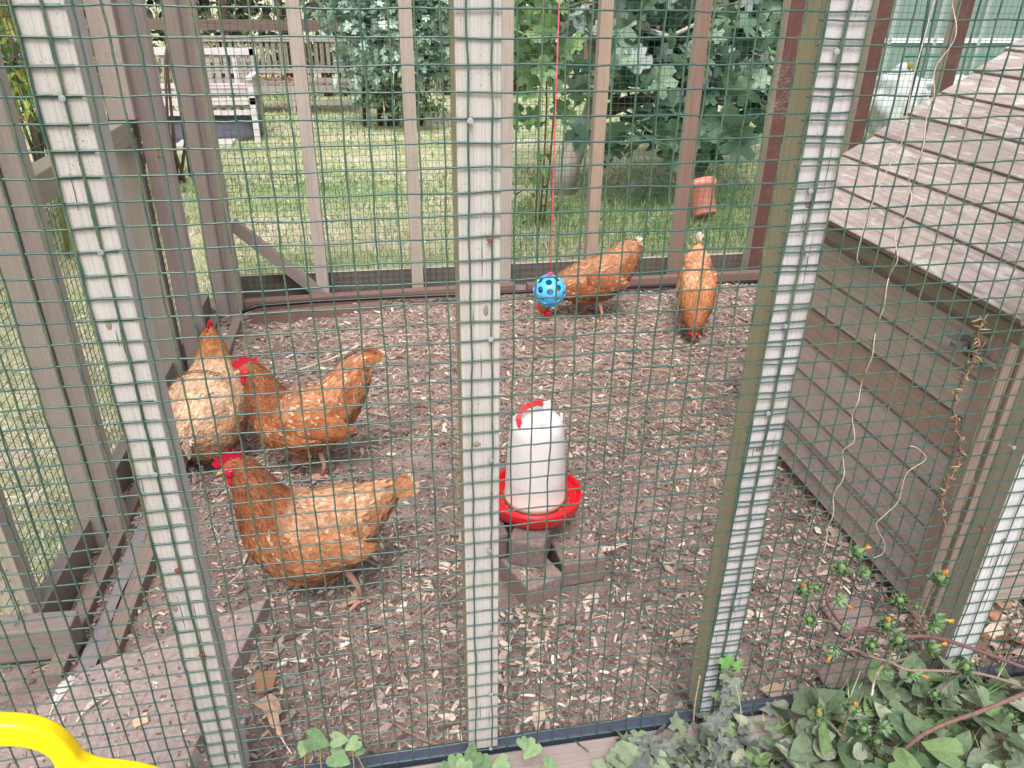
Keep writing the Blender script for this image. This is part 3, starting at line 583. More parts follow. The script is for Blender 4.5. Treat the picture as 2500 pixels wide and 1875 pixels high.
def hen(label, loc, heading, ST, head, legs, seed, tail=(.085, 12, 0.0), neck=NECK, body=BODY, fluff=FLUF, tipwhite=0, comb=1.0, nF=10000, pale=.08, wing=True, tailang=None, flop=0, scale=1.0, back_pale=.12, wpitch=.22):
    """ST rows: x z rz ry phi y ; heading = yaw of +x ; head=(x,y,z,pitch,yaw)"""
    R_ = np.random.default_rng(seed); b = MB(); NU, NV = 60, 28
    S = cr(ST, NU); cz, sz = math.cos(heading), math.sin(heading)
    def ring(s_, v): 
        ph = math.radians(s_[4]); up = V(-math.sin(ph), 0, math.cos(ph)); c_, sn_ = math.cos(v), math.sin(v)
        ry = s_[3] * (1.04 if c_ < 0 else 1.0)
        return V(s_[0], s_[5], s_[1]) + c_ * max(s_[2], .002) * up + sn_ * max(ry, .002) * V(0, 1, 0)
    grid = np.array([[ring(S[i], 2 * math.pi * j / NV) for j in range(NV)] for i in range(NU)])
    basec = [tuple((neck if i > NU * .62 else body) * .8) for i in range(NU - 1) for j in range(NV)]
    b.add(grid.reshape(-1, 3), [(i * NV + j, i * NV + (j + 1) % NV, (i + 1) * NV + (j + 1) % NV, (i + 1) * NV + j) for i in range(NU - 1) for j in range(NV)], basec, smooth=True)
    cen = np.c_[S[:, 0], S[:, 5], S[:, 1]]
    def surf(u, v):
        i = min(max(u * (NU - 1), 0), NU - 1.001); i0 = int(i); f = i - i0; j = (v / (2 * math.pi) * NV) % NV; j0 = int(j); g = j - j0
        p = (grid[i0, j0 % NV] * (1 - f) + grid[i0 + 1, j0 % NV] * f) * (1 - g) + (grid[i0, (j0 + 1) % NV] * (1 - f) + grid[i0 + 1, (j0 + 1) % NV] * f) * g
        tu = grid[i0 + 1, j0 % NV] - grid[i0, j0 % NV]; tv = grid[i0, (j0 + 1) % NV] - grid[i0, j0 % NV]; nn_ = nrm(np.cross(tv, tu))
        if np.dot(nn_, p - cen[i0]) < 0: nn_ = -nn_
        return p, nrm(-tu), nn_
    area = np.array([(S[i, 2] + S[i, 3]) * np.linalg.norm(cen[i + 1] - cen[i]) for i in range(NU - 1)]); area[int(NU * .94):] *= .0; area[int(NU * .62):] *= 1.9; area /= area.sum()
    us = (R_.choice(NU - 1, nF, p=area) + R_.random(nF)) / (NU - 1); vs_ = R_.uniform(0, 2 * math.pi, nF)
    LOC, ROT, SCL, COL = [], [], [], []
    def put(p, d, n_, L, W, lift, col, tip=None, curl=1.0):
        d = nrm(d - n_ * np.dot(d, n_)); d2 = nrm(d * math.cos(lift) + n_ * math.sin(lift)); y_ = nrm(np.cross(n_, d2)); z_ = np.cross(d2, y_)
        LOC.append(p); ROT.append([d2, y_, z_]); SCL.append([L, W, L * curl]); tp = col * 1.16 if tip is None else tip
        COL.append([np.clip(col * .86, 0, 1), np.clip(col, 0, 1), np.clip(tp, 0, 1)])
    for u, v in zip(us, vs_):
        p, d, n_ = surf(u, v); low = -math.cos(v)
        jit = R_.normal(0, .18); side = np.cross(n_, d); d = d * math.cos(jit) + side * math.sin(jit)
        br = R_.uniform(.68, 1.22) * (1 + .10 * math.sin(u * 17 + v * 5) + .08 * math.sin(u * 43 - v * 3)) * (.72 if (.22 < u < .5 and 1.95 < min(v, 2 * math.pi - v) < 2.14) else 1)
        if u > .64:   # neck hackle
            c_ = neck * br; tip = neck * .8 if R_.random() < .5 else (neck * .45 + CREAM * .4) * br
            put(p + n_ * .0012, d, n_, R_.uniform(.012, .020) * (1.15 - .4 * (u - .64) / .36), R_.uniform(.002, .004), R_.uniform(.02, .10), c_, tip)
        else:
            t_ = max(0, min(1, (low - .1) * 1.6)) * (1 if u < .5 else .35); base = body * (1 - t_) + fluff * t_
            k_ = max(0, min(1, (u - .46) / .2 + R_.normal(0, .18))); base = base * (1 - k_) + neck * k_
            if R_.random() < pale: base = base * .45 + CREAM * .55
            elif R_.random() < .18: base = base * .6 + DEEP * .4
            fl = t_ > .5
            if -low > .35: base = base * (1 - back_pale) + CREAM * back_pale
            put(p + n_ * .0015, d, n_, R_.uniform(.012, .024) * (.8 if fl else 1), R_.uniform(.004, .0095) * (.5 if fl else 1), R_.uniform(.02, .09) + (.2 * R_.random() if fl else 0), base * br)
    if wing:
        i0 = int(np.argmin(np.abs(S[:, 0] + .015))); wc = V(S[i0, 0] - .004, 0, S[i0, 1] + .012); wy = S[i0, 3] * .86
        F0 = V(math.cos(wpitch), 0, math.sin(wpitch)); U0 = V(-math.sin(wpitch), 0, math.cos(wpitch)); WR = np.array([.074, .017, .043])
        for sgn in (-1, 1):
            c0 = wc + V(0, sgn * wy, 0); AX = np.array([F0, V(0, sgn, 0), U0])
            b.ellip(c0, WR, AX, 18, 12, tuple(body * .72), fn=lambda d: 1 - .25 * max(0, -d[0]) * abs(d[2]))
            for q in range(520):
                a_ = R_.uniform(-1, 1); e_ = R_.uniform(-1, 1)
                if a_ * a_ + e_ * e_ > 1: continue
                h_ = math.sqrt(1 - a_ * a_ - e_ * e_); p = c0 + (np.array([a_, h_, e_]) * WR) @ AX; n_ = nrm((np.array([a_, h_, e_]) / WR) @ AX)
                rear = max(0, -a_); L_ = .016 + .034 * rear * (1 - .4 * abs(e_)); c_ = body * R_.uniform(.72, 1.18) * (.82 if e_ < -.45 else 1.0)
                if R_.random() < pale: c_ = c_ * .5 + CREAM * .5
                put(p, -F0 + U0 * (.18 * e_ * -1) + R_.normal(0, .07, 3), n_, L_, .0085 + .002 * rear, R_.uniform(.0, .05), c_, c_ * 1.18, .5)
    tl, tn, tz = tail; p0 = V(S[3, 0], S[3, 5], S[3, 1]); back = nrm(V(S[0, 0] - S[8, 0], 0, S[0, 1] - S[8, 1]))
    for q in range(tn):
        f = q / (tn - 1) * 2 - 1
        for sgn in (-1, 1):
            a = f * .32; dirv = nrm(back * math.cos(a) + V(-back[2], 0, back[0]) * -math.sin(a) * 1 + V(0, sgn * R_.uniform(.02, .22), 0)); nn_ = nrm(V(0, sgn, .25))
            c_ = body * R_.uniform(.8, 1.15); 
            if R_.random() < tipwhite: c_ = c_ * .3 + WHITE * .7
            put(p0 + V(0, sgn * .006, 0) + V(-back[2], 0, back[0]) * -math.sin(a) * .03, dirv, nn_, tl * R_.uniform(.75, 1.05), .013, -.04, c_, c_ * .5 + (WHITE if tipwhite else CREAM) * .5, .5)
    if tipwhite:
        for q in range(50):
            a = R_.normal(0, .25); dirv = nrm(back * math.cos(a) + V(-back[2], 0, back[0]) * math.sin(a) + V(0, R_.normal(0, .3), 0))
            put(V(S[3, 0], S[3, 5], S[3, 1]) + V(0, 0, .008), dirv + V(0, 0, .15), nrm(V(R_.normal(), R_.normal(), .3)), R_.uniform(.026, .042), .006, 0, WHITE * R_.uniform(.85, 1.05))
    b.scatter(FT_V, FT_F, np.array(LOC), np.array(ROT), np.array(SCL), np.array(COL))
    # head
    hx, hy, hz, hp, hyw = head; F_ = V(math.cos(hp) * math.cos(hyw), math.cos(hp) * math.sin(hyw), math.sin(hp)); Lf = nrm(np.cross(V(0, 0, 1), F_)) if abs(F_[2]) < .97 else V(0, 1, 0); U_ = np.cross(F_, Lf); HC = V(hx, hy, hz)
    A = [F_, Lf, U_]
    b.ellip(HC, (.023, .0165, .0185), A, 16, 10, tuple(neck * .95))
    n = 420; dd_ = RN.normal(size=(n, 3)); dd_ /= np.linalg.norm(dd_, axis=1)[:, None]; LOC, ROT, SCL, COL = [], [], [], []
    for d_ in dd_:
        if d_[0] > .35 or (abs(d_[1]) > .5 and d_[0] > -.35 and d_[2] < .6): continue
        w_ = d_ @ np.array(A); p = HC + (d_ * np.array([.021, .0155, .0175])) @ np.array(A); put(p, -F_ * .8 - U_ * .35, w_, R_.uniform(.008, .013), .0035, .12, neck * R_.uniform(.8, 1.2), neck * .5 + CREAM * .45 if d_[2] > .4 else None)
    b.scatter(FT_V, FT_F, np.array(LOC), np.array(ROT), np.array(SCL), np.array(COL))
    for sgn in (-1, 1):
        b.ellip(HC + F_ * .006 + Lf * sgn * .0105 - U_ * .002, (.0155, .0085, .0135), A, 12, 8, CRED)
        b.ellip(HC + F_ * .008 + Lf * sgn * .0178 + U_ * .002, (.0033, .0022, .0033), A, 10, 8, srgb(214, 130, 50)); b.ellip(HC + F_ * .008 + Lf * sgn * .0192 + U_ * .002, (.0017, .0014, .0017), A, 8, 6, (.01, .01, .01))
        b.ellip(HC + F_ * .010 + Lf * sgn * .0065 - U_ * (.026), (.0115, .0038, .0165), A, 12, 8, CRED, fn=lambda d: 1 + .12 * math.sin(d[0] * 9))
        b.ellip(HC - F_ * .006 + Lf * sgn * .0145 - U_ * .007, (.005, .002, .007), A, 8, 6, srgb(222, 120, 128))
    # beak: upper and lower cones
    bk = [HC + F_ * .016 - U_ * .001, HC + F_ * .028 - U_ * .002, HC + F_ * .036 - U_ * .0065]; b.tube(bk, [.0075, .0048, .0008], 8, srgb(206, 170, 124)); b.tube([HC + F_ * .014 - U_ * .006, HC + F_ * .030 - U_ * .0075], [.0055, .001], 8, srgb(190, 150, 110))
    if comb:
        k = comb; poly = [(.026, .004), (.031, .014), (.027, .020), (.0255, .017), (.021, .029), (.0165, .020), (.012, .036), (.0075, .023), (.002, .038), (-.002, .023), (-.009, .032), (-.0115, .018), (-.021, .024), (-.020, .010), (-.013, .006), (0, .010)]
        poly = [(a_ * k, c_ * k + .004) for a_, c_ in poly]; n_ = len(poly); bend = lambda q: Lf * (flop * max(0, q[1] - .008))
        vs2 = [HC + q[0] * F_ + q[1] * U_ + sg * (.0022 if q[1] < .02 else .0012) * Lf + bend(q) for sg in (-1, 1) for q in poly]
        b.add(vs2, [tuple(range(n_ - 1, -1, -1)), tuple(range(n_, 2 * n_))] + [(i, (i + 1) % n_, n_ + (i + 1) % n_, n_ + i) for i in range(n_)], CRED)
    for (hx_, hy_, hz_, fx, fy, yaw, curl) in legs:
        hip = V(hx_, hy_, hz_); ft = V(fx, fy, .008); mid = (hip + ft) / 2 + V(-.008, 0, 0)
        b.tube([hip + V(.012, 0, .03), hip, mid, ft + V(0, 0, .006)], [.013, .0085, .0056, .0062], 10, SKIN)
        b.ellip(ft + V(0, 0, .002), (.0075, .007, .0065), None, 10, 6, SKIN)
        for ta, tL in ((-.55, .042), (0, .052), (.55, .043), (math.pi - .3, .02)):
            dx, dy = math.cos(yaw + ta), math.sin(yaw + ta); pts = [ft, ft + V(dx, dy, 0) * tL * .35 + V(0, 0, .004), ft + V(dx, dy, 0) * tL * .7 + V(0, 0, -.001 + curl), ft + V(dx, dy, 0) * tL + V(0, 0, -.005 + curl)]
            b.tube(pts, [.0052, .0045, .0038, .0012], 8, SKIN)
    # place
    Rm = np.array([[cz, sz, 0], [-sz, cz, 0], [0, 0, 1]])
    b.v = [(q * scale) @ Rm + np.asarray(loc) for q in b.v]
    o = b.build('hen', M_feath, origin=loc); o['label'] = label; o['category'] = 'hen'; o['group'] = 'hens in the run'; return o
LG = [(-.012, .034, .085, .012, .036, 0, 0), (-.03, -.034, .085, -.02, -.036, 0, 0)]
PI = math.pi
# front hen, profile to the left
ST_A = [(-.176, .246, .012, .004, -14, 0), (-.158, .240, .032, .014, -14, 0), (-.130, .220, .048, .032, -16, 0), (-.092, .192, .074, .056, -14, 0), (-.045, .168, .094, .073, -8, 0), (.01, .158, .104, .078, 2, 0), (.048, .176, .094, .073, 20, 0), (.074, .208, .076, .062, 40, 0), (.088, .250, .056, .048, 56, 0), (.097, .290, .042, .038, 62, 0), (.106, .324, .031, .029, 58, 0), (.118, .345, .023, .020, 35, 0), (.134, .349, .012, .012, 10, 0)]
hen('orange brown hen nearest the camera, in profile facing left beside the grey slab', (-.30, .462, 0), PI + .06, ST_A, (.124, 0, .348, -.16, .2), [(-.055, .034, .095, -.085, .045, .1, 0), (-.01, -.036, .075, .035, -.04, .3, 0)], 101, tail=(.06, 9, 0), flop=.15, comb=1.15, back_pale=.2)
# second hen, behind, tail raised, facing left
ST_B = [(-.172, .318, .012, .004, -36, 0), (-.155, .298, .034, .014, -36, 0), (-.128, .260, .052, .032, -34, 0), (-.092, .210, .070, .056, -24, 0), (-.045, .169, .084, .072, -8, 0), (.01, .158, .090, .075, 6, 0), (.052, .174, .082, .070, 26, 0), (.076, .202, .065, .058, 46, 0), (.088, .236, .050, .046, 60, 0), (.095, .270, .039, .036, 66, 0), (.102, .299, .030, .028, 60, 0), (.113, .318, .022, .020, 35, 0), (.128, .321, .012, .012, 8, 0)]
hen('rust coloured hen in profile facing left with tail raised, standing behind the nearest hen', (-.345, .935, 0), PI + .05, ST_B, (.116, 0, .318, .0, .25), [(-.03, .034, .085, -.03, .04, .1, 0), (.0, -.034, .08, .02, -.04, 0, 0)], 102, neck=NECK * .95, body=np.array(srgb(184, 116, 76)), tail=(.06, 9, 0), comb=1.15, back_pale=.12)
# third hen, seen from behind, pale
ST_C = [(-.155, .140, .014, .010, 10, .012), (-.142, .145, .050, .040, 5, .010), (-.112, .145, .086, .076, 0, .004), (-.065, .148, .108, .096, -2, 0), (-.01, .160, .110, .098, 6, 0), (.04, .172, .088, .086, 18, 0), (.072, .200, .068, .067, 32, 0), (.088, .230, .050, .051, 42, 0), (.096, .260, .039, .040, 50, 0), (.100, .288, .031, .032, 54, 0), (.102, .310, .024, .025, 50, 0), (.114, .322, .016, .016, 20, 0), (.126, .320, .010, .010, 0, 0)]
hen('pale buff hen seen from behind with its head up, beside the left post', (-.60, 1.055, 0), PI / 2 - .12, ST_C, (.108, 0, .314, .1, 0), [(-.02, .036, .085, -.03, .04, 0, 0), (0, -.036, .08, 0, -.04, 0, 0)], 103, neck=np.array(srgb(190, 130, 84)), body=np.array(srgb(216, 170, 134)), fluff=np.array(srgb(214, 176, 146)), pale=.3, tail=(.05, 8, 0), tipwhite=.5, back_pale=.3)
# fourth hen, at the back, head hidden behind the ball
ST_D = [(-.160, .292, .014, .008, -30, 0), (-.146, .272, .044, .022, -28, 0), (-.120, .238, .068, .038, -20, 0), (-.080, .200, .084, .060, -12, 0), (-.03, .172, .088, .072, -4, 0), (.03, .160, .084, .072, 6, 0), (.075, .152, .076, .064, -2, 0), (.110, .148, .057, .052, -14, 0), (.145, .132, .044, .040, -30, 0), (.172, .110, .034, .031, -42, 0), (.190, .086, .026, .025, -50, 0), (.202, .066, .019, .018, -55, 0), (.210, .052, .011, .011, -60, 0)]
hen('brown hen bending forward behind the blue ball, white tuft on its raised tail', (.668, 1.83, 0), PI + .03, ST_D, (.196, 0, .068, -.9, 0), [(-.015, .034, .08, -.02, .04, .1, 0), (.01, -.034, .08, .03, -.04, 0, 0)], 104, neck=np.array(srgb(166, 98, 60)), body=np.array(srgb(166, 106, 72)), fluff=np.array(srgb(184, 132, 98)), tail=(.035, 6, 0), tipwhite=.5, comb=.8, pale=.06)
# fifth hen pecking towards the camera
ST_E = [(-.160, .282, .004, .004, -50, 0), (-.152, .268, .014, .010, -48, 0), (-.135, .246, .034, .032, -42, 0), (-.105, .216, .048, .050, -30, 0), (-.065, .192, .054, .050, -18, 0), (-.02, .174, .070, .060, -6, 0), (.03, .165, .074, .068, 2, 0), (.075, .152, .070, .062, -10, 0), (.108, .124, .058, .056, -28, 0), (.130, .098, .044, .043, -48, 0), (.144, .072, .033, .033, -62, 0), (.152, .050, .025, .024, -70, 0), (.157, .034, .012, .012, -76, 0)]
hen('orange hen at the back right pecking the ground with its white tail tip up', (1.03, 1.72, 0), -PI / 2 - .34, ST_E, (.154, 0, .046, -.75, 0), [(-.015, .034, .08, .0, .045, 0, 0), (.01, -.034, .08, .01, -.045, 0, 0)], 105, neck=np.array(srgb(192, 124, 80)), body=np.array(srgb(190, 124, 82)), fluff=np.array(srgb(196, 142, 106)), tail=(.03, 5, 0), tipwhite=.6, comb=1.2, pale=.12)
#@@PART2
# ------------------------------------------------------------------ foliage helpers
def fan(poly, cup=.12):
    v = [[0.5, 0, 0]] + [[x, y, cup * (abs(y) ** 1.2) + .05 * math.sin(6 * x)] for x, y in poly]; n = len(poly)
    return np.array(v), [(0, 1 + i, 1 + (i + 1) % n) for i in range(n)]
OVATE = fan([(0, 0), (.12, .16), (.35, .27), (.6, .25), (.85, .12), (1, 0), (.85, -.12), (.6, -.25), (.35, -.27), (.12, -.16)])
HEART = fan([(.1, 0), (-.06, .14), (.0, .36), (.2, .44), (.5, .36), (.8, .16), (1, 0), (.8, -.16), (.5, -.36), (.2, -.44), (.0, -.36), (-.06, -.14)], .25)
IVY = fan([(.05, 0), (-.1, .22), (.02, .52), (.26, .30), (.52, .40), (.60, .18), (1, 0), (.60, -.18), (.52, -.40), (.26, -.30), (.02, -.52), (-.1, -.22)], .15)
LOBED = fan([(0, 0), (-.1, .2), (.0, .42), (.22, .5), (.30, .26), (.55, .56), (.74, .46), (.62, .16), (.92, .14), (1.02, 0), (.92, -.14), (.62, -.16), (.74, -.46), (.55, -.56), (.30, -.26), (.22, -.5), (.0, -.42), (-.1, -.2)], .22)
LANCE = fan([(0, 0), (.3, .09), (.6, .08), (1, 0), (.6, -.08), (.3, -.09)], .3)
def rrot(n, R_, tilt=.6, droop=0.0):
    return rot3(R_.uniform(0, 6.28, n), R_.normal(0, tilt, n), R_.normal(droop, tilt, n))
def leaves(b, tmpl, loc, size, cols, R_, tilt=.6, droop=0., var=.25):
    n = len(loc); s_ = R_.uniform(size[0], size[1], n); c = np.array(cols)[R_.integers(0, len(cols), n)] * R_.uniform(1 - var, 1 + var, n)[:, None]
    b.scatter(tmpl[0], tmpl[1], loc, rrot(n, R_, tilt, droop), np.c_[s_, s_, s_], c)
def cloud(R_, n, c, r, clump=40, cs=.22, shell=.0):
    cc = R_.normal(size=(clump, 3)); cc /= np.linalg.norm(cc, axis=1)[:, None]; cc *= (R_.random(clump) ** .45)[:, None]; cc = cc * np.array(r) + np.array(c)
    k = R_.integers(0, clump, n); return cc[k] + R_.normal(0, cs, (n, 3)) * np.array(r)
# ---- fig tree behind the run
R_ = np.random.default_rng(50)
fig = thing('fig_tree', (1.06, 3.95, -.03), 'fig tree with pale trunk and big dark lobed leaves just beyond the back fence', 'tree')
b = MB(); BK = srgb(178, 168, 160)
b.tube([(1.04, 3.93, -.05), (1.07, 3.93, .12), (1.13, 3.92, .3), (1.19, 3.92, .42), (1.24, 3.95, .6), (1.2, 4.0, .9), (1.1, 4.0, 1.3), (1.0, 4.0, 1.8)], [.085, .072, .06, .052, .045, .04, .035, .025], 14, BK)
b.tube([(1.19, 3.92, .42), (1.4, 3.85, .52), (1.65, 3.8, .58), (1.95, 3.8, .75), (2.3, 3.9, 1.1), (2.5, 4, 1.6)], [.045, .04, .034, .028, .022, .012], 10, srgb(96, 84, 80))
b.tube([(1.2, 4.0, .85), (1.35, 3.8, .9), (1.6, 3.7, 1.05), (1.75, 3.7, 1.5)], [.03, .026, .02, .012], 8, BK)
b.tube([(1.15, 4.0, 1.0), (1.3, 3.7, .95), (1.5, 3.5, .9), (1.62, 3.4, .98)], [.022, .02, .014, .008], 8, BK)
for q in range(26):
    a = V(R_.uniform(1.2, 2.3), R_.uniform(3.5, 4.0), R_.uniform(.35, 1.1)); d = nrm(V(R_.uniform(-1, 1), R_.uniform(-.6, .4), R_.uniform(-.4, .6))); b.tube([a, a + d * .15 + V(0, 0, .03), a + d * .32 + V(0, 0, .01)], [.009, .007, .004], 6, srgb(120, 112, 84))
b.build('trunk', M_chip, fig)
b = MB(); FG = [srgb(100, 130, 100), srgb(114, 142, 112), srgb(86, 114, 92), srgb(134, 156, 132), srgb(158, 170, 164)]
L1 = cloud(R_, 560, (1.75, 3.75, .92), (.72, .42, .52), 46, .13); L1 = L1[(L1[:, 2] > .22) & (L1[:, 1] > 2.4)]
leaves(b, LOBED, L1, (.09, .17), FG, R_, .75, .45)
L2 = cloud(R_, 110, (1.7, 3.5, .45), (.75, .25, .2), 16, .12); leaves(b, LOBED, L2[L2[:, 2] > .12], (.11, .2), FG[:3], R_, .7, .6)
L3 = cloud(R_, 110, (.85, 3.9, 1.02), (.3, .25, .35), 14, .15); leaves(b, LOBED, L3[L3[:, 2] > .55], (.09, .16), [srgb(108, 142, 88), srgb(124, 154, 100), srgb(92, 124, 80)], R_, .7, .5)
L4 = cloud(R_, 560, (2.1, 4.4, 1.2), (1.1, .5, .5), 40, .15); leaves(b, LOBED, L4[L4[:, 2] > .45], (.10, .18), FG[:4], R_, .75, .45)
b.build('crown', M_leaf, fig)
b = MB(); q0 = P(1170, 300, 3.3); 
for z0 in range(3):
    pts = [V(.70 + .02 * z0, 3.1, -.03), V(.71 + .03 * z0, 3.12, .3), V(.70 + .04 * z0, 3.1, .62), V(.72, 3.1, .9 + .1 * z0), V(.7, 3.1, 1.4)]; b.tube(pts, [.007, .006, .005, .004, .002], 6, srgb(112, 104, 62))
o = thing('sapling', (.7, 3.1, -.03), 'thin upright sapling with yellow green lobed leaves left of the fig tree', 'sapling'); b.build('stem', M_chip, o)
b = MB(); L = np.c_[R_.normal(.70, .10, 60), R_.normal(3.1, .08, 60), R_.uniform(.5, 1.35, 60)]; leaves(b, LOBED, L, (.07, .13), [srgb(116, 146, 92), srgb(98, 130, 82), srgb(130, 158, 106)], R_, .8, .4); 
L = np.c_[R_.normal(.70, .06, 30), R_.normal(3.1, .05, 30), R_.uniform(.05, .4, 30)]; leaves(b, OVATE, L, (.03, .06), [srgb(98, 130, 70), srgb(120, 110, 60)], R_, .8, .4)
b.build('leaves', M_leaf, o)
# ---- grey green shrub in the middle
sh = thing('shrub', (.05, 6.5, -.03), 'grey green lobed leaved shrub beyond the lawn, left of the middle post', 'shrub')
b = MB()
for q in range(9):
    x = R_.uniform(-.2, .35); b.tube([(x, 6.5, -.03), (x + R_.normal(0, .05), 6.45, .5), (x + R_.normal(0, .15), 6.4, 1.1), (x + R_.normal(0, .2), 6.4, 1.7)], [.02, .015, .012, .006], 6, srgb(88, 76, 64))
b.build('stem', M_chip, sh)
b = MB(); L = cloud(R_, 3400, (.12, 6.35, .95), (.62, .32, .68), 80, .14); leaves(b, LOBED, L[L[:, 2] > .1], (.045, .085), [srgb(166, 188, 170), srgb(148, 172, 154), srgb(182, 200, 184), srgb(122, 146, 128)], R_, .7, .3)
L = cloud(R_, 500, (.15, 6.2, .2), (.35, .2, .16), 20, .15); leaves(b, OVATE, L[L[:, 2] > .0], (.03, .06), [srgb(92, 116, 72), srgb(110, 132, 84), srgb(70, 92, 58)], R_, .7, .3)
b.build('crown', M_leaf, sh)
# ---- hedges and bamboo
def hedge(name, label, cat, x0, x1, y0, y1, z1, n, size, cols, seed, tmpl=OVATE, base=0.0, droop=.4, trunks=14, core=srgb(44, 52, 36)):
    R_ = np.random.default_rng(seed); o = thing(name, ((x0 + x1) / 2, y0, -.03), label, cat); b = MB()
    x = R_.uniform(x0, x1, n); z = base + (z1 - base) * R_.random(n); dep = (np.sin(x * 4.3 + z * 3) + np.sin(x * 9.7 - z * 7)) * .12; y = y0 + np.abs(R_.normal(0, .3 * (y1 - y0), n)) + dep + .15
    leaves(b, tmpl, np.c_[x, y, z], size, cols, R_, .7, droop, .35); b.build('foliage', M_leaf, o)
    for q in range(trunks):
        b = MB(); x = R_.uniform(x0, x1); b.tube([(x, y0 + .25, -.05), (x + R_.normal(0, .08), y0 + .3, z1 * .5), (x + R_.normal(0, .15), y0 + .3, z1)], [.05, .04, .03], 8, srgb(92, 76, 68))
        b.build('trunk', M_chip, o)
    return o
hedge('hedge', 'dark leafy hedge with bare stems and hanging leaves behind the benches', 'hedge', -4.5, 1.6, 8.3, 9.6, 2.4, 9000, (.05, .13), [srgb(88, 98, 70), srgb(106, 116, 80), srgb(70, 76, 58), srgb(140, 138, 104), srgb(100, 82, 74), srgb(120, 104, 92)], 61, LANCE, .1, .9, 26)
hedge('hedge', 'dense dark green hedge far beyond the fig tree on the right', 'hedge', 1.4, 16, 11.5, 13, 2.8, 8000, (.12, .24), [srgb(92, 118, 88), srgb(112, 138, 104), srgb(76, 96, 74), srgb(132, 156, 122)], 62, OVATE, 0, .4, 12)
hedge('hedge', 'dark green hedge in the far distance behind the benches', 'hedge', -12, 1.5, 10.6, 12, 2.8, 7000, (.12, .24), [srgb(60, 76, 52), srgb(78, 92, 62), srgb(46, 56, 42)], 63, OVATE, 0, .4, 12)
bam = thing('bamboo', (-1.9, 2.6, -.03), 'bright green bamboo clump outside the left side of the run', 'bamboo'); b = MB()
for q in range(30):
    x = R_.uniform(-2.4, -1.45); y = R_.uniform(2.2, 3.6); b.tube([(x, y, -.05), (x + R_.normal(0, .05), y, .8), (x + R_.normal(0, .15), y, 1.9)], [.012, .010, .005], 6, srgb(150, 150, 90))
b.build('stem', M_chip, bam)
b = MB(); L = np.c_[R_.uniform(-2.6, -1.4, 3800), R_.uniform(2.0, 3.7, 3800), .45 + 1.4 * R_.random(3800)]; L = L[(L[:, 2] > .45 + .25 * np.sin(L[:, 0] * 7))]
leaves(b, LANCE, L, (.07, .14), [srgb(122, 160, 62), srgb(92, 132, 54), srgb(150, 178, 84), srgb(64, 92, 48), srgb(196, 184, 90)], R_, .8, .7); b.build('leaves', M_leaf, bam)
b = MB()
for q in range(60):
    x = R_.uniform(-2.4, -1.3); y = R_.uniform(4.0, 5.0); b.tube([(x, y, -.05), (x + R_.normal(0, .1), y, .7), (x + R_.normal(0, .25), y, 1.5)], [.012, .008, .004], 5, srgb(120, 104, 92))
single(b, 'bare_shrub', M_chip, 'tangle of bare brown stems seen between the left fence posts', 'shrub')
# ---- benches
BW = srgb(208, 200, 202); BG = srgb(168, 160, 156)
bn = thing('garden_chair', (-1.45, 6.0, -.03), 'pale wooden slatted garden seat beyond the lawn, a dark bag beneath it', 'garden seat')
b = MB(); b.box((-1.46, 6.2, .62), (.92, .045, .055), col=BW); b.box((-1.46, 6.2, .36), (.86, .03, .035), col=BW)
for k in range(13): b.box((-1.87 + k * .0685, 6.2, .48), (.036, .018, .24), col=BG if k % 5 else BW, long=2)
b.build('backrest', M_wood, bn)
b = MB()
for k in range(6): b.box((-1.46, 5.86 + k * .06, .33 - k * .003), (.90, .042, .018), col=BG)
b.box((-1.46, 5.83, .285), (.90, .025, .05), col=BW)
for k in range(12): b.box((-1.86 + k * .07, 5.845, .235), (.034, .016, .055), col=BG, long=2)
b.box((-1.46, 5.835, .20), (.90, .022, .035), col=BW)
b.build('seat', M_wood, bn)
for (x, y, z) in ((-1.035, 5.84, .45), (-1.035, 6.2, .64), (-1.895, 5.84, .45), (-1.895, 6.2, .64)):
    b = MB(); b.box((x, y, (z - .03) / 2), (.045, .045, z + .03), col=BW if z < .5 else BG); b.build('leg', M_wood, bn)
for x in (-1.035, -1.895):
    b = MB(); b.box((x, 6.01, .455), (.05, .42, .025), col=BW, long=1); b.build('armrest', M_wood, bn)
b = MB(); b.ellip((-1.42, 6.02, .06), (.40, .15, .115), None, 20, 12, srgb(98, 98, 110), fn=lambda d: (abs(d[0]) ** 6 + abs(d[1]) ** 6 + abs(d[2]) ** 6) ** (-1 / 6) * (1 + .03 * math.sin(d[0] * 20)))
single(b, 'storage_bag', M_flat, 'dark slate storage bag on the grass under the pale garden seat', 'bag')
b = MB(); b.box((-1.42, 5.75, -.02), (.42, .3, .03), col=srgb(186, 184, 178)); single(b, 'paving_stone', M_stone, 'pale paving stone in the grass in front of the garden seat', 'paving stone')
lb = thing('garden_bench', (-1.05, 7.5, -.03), 'long weathered grey garden bench behind the pale garden seat', 'bench')
b = MB(); b.box((-1.05, 7.62, .62), (1.75, .04, .05), col=BG); b.box((-1.05, 7.62, .33), (1.7, .03, .04), col=BG)
for k in range(30): b.box((-1.88 + k * .0575, 7.62, .47), (.034, .016, .27), col=srgb(140, 134, 118), long=2)
b.build('backrest', M_wood, lb)
b = MB()
for k in range(5): b.box((-1.05, 7.3 + k * .07, .255), (1.78, .055, .02), col=srgb(140, 126, 120))
b.box((-1.05, 7.27, .205), (1.75, .022, .06), col=srgb(156, 148, 142)); b.build('seat', M_wood, lb)
for (x, y, z) in ((-.20, 7.28, .42), (-.20, 7.62, .64), (-.86, 7.28, .25), (-1.9, 7.28, .42), (-1.9, 7.62, .64)):
    b = MB(); b.box((x, y, (z - .03) / 2), (.045, .045, z + .03), col=srgb(164, 158, 152)); b.build('leg', M_wood, lb)
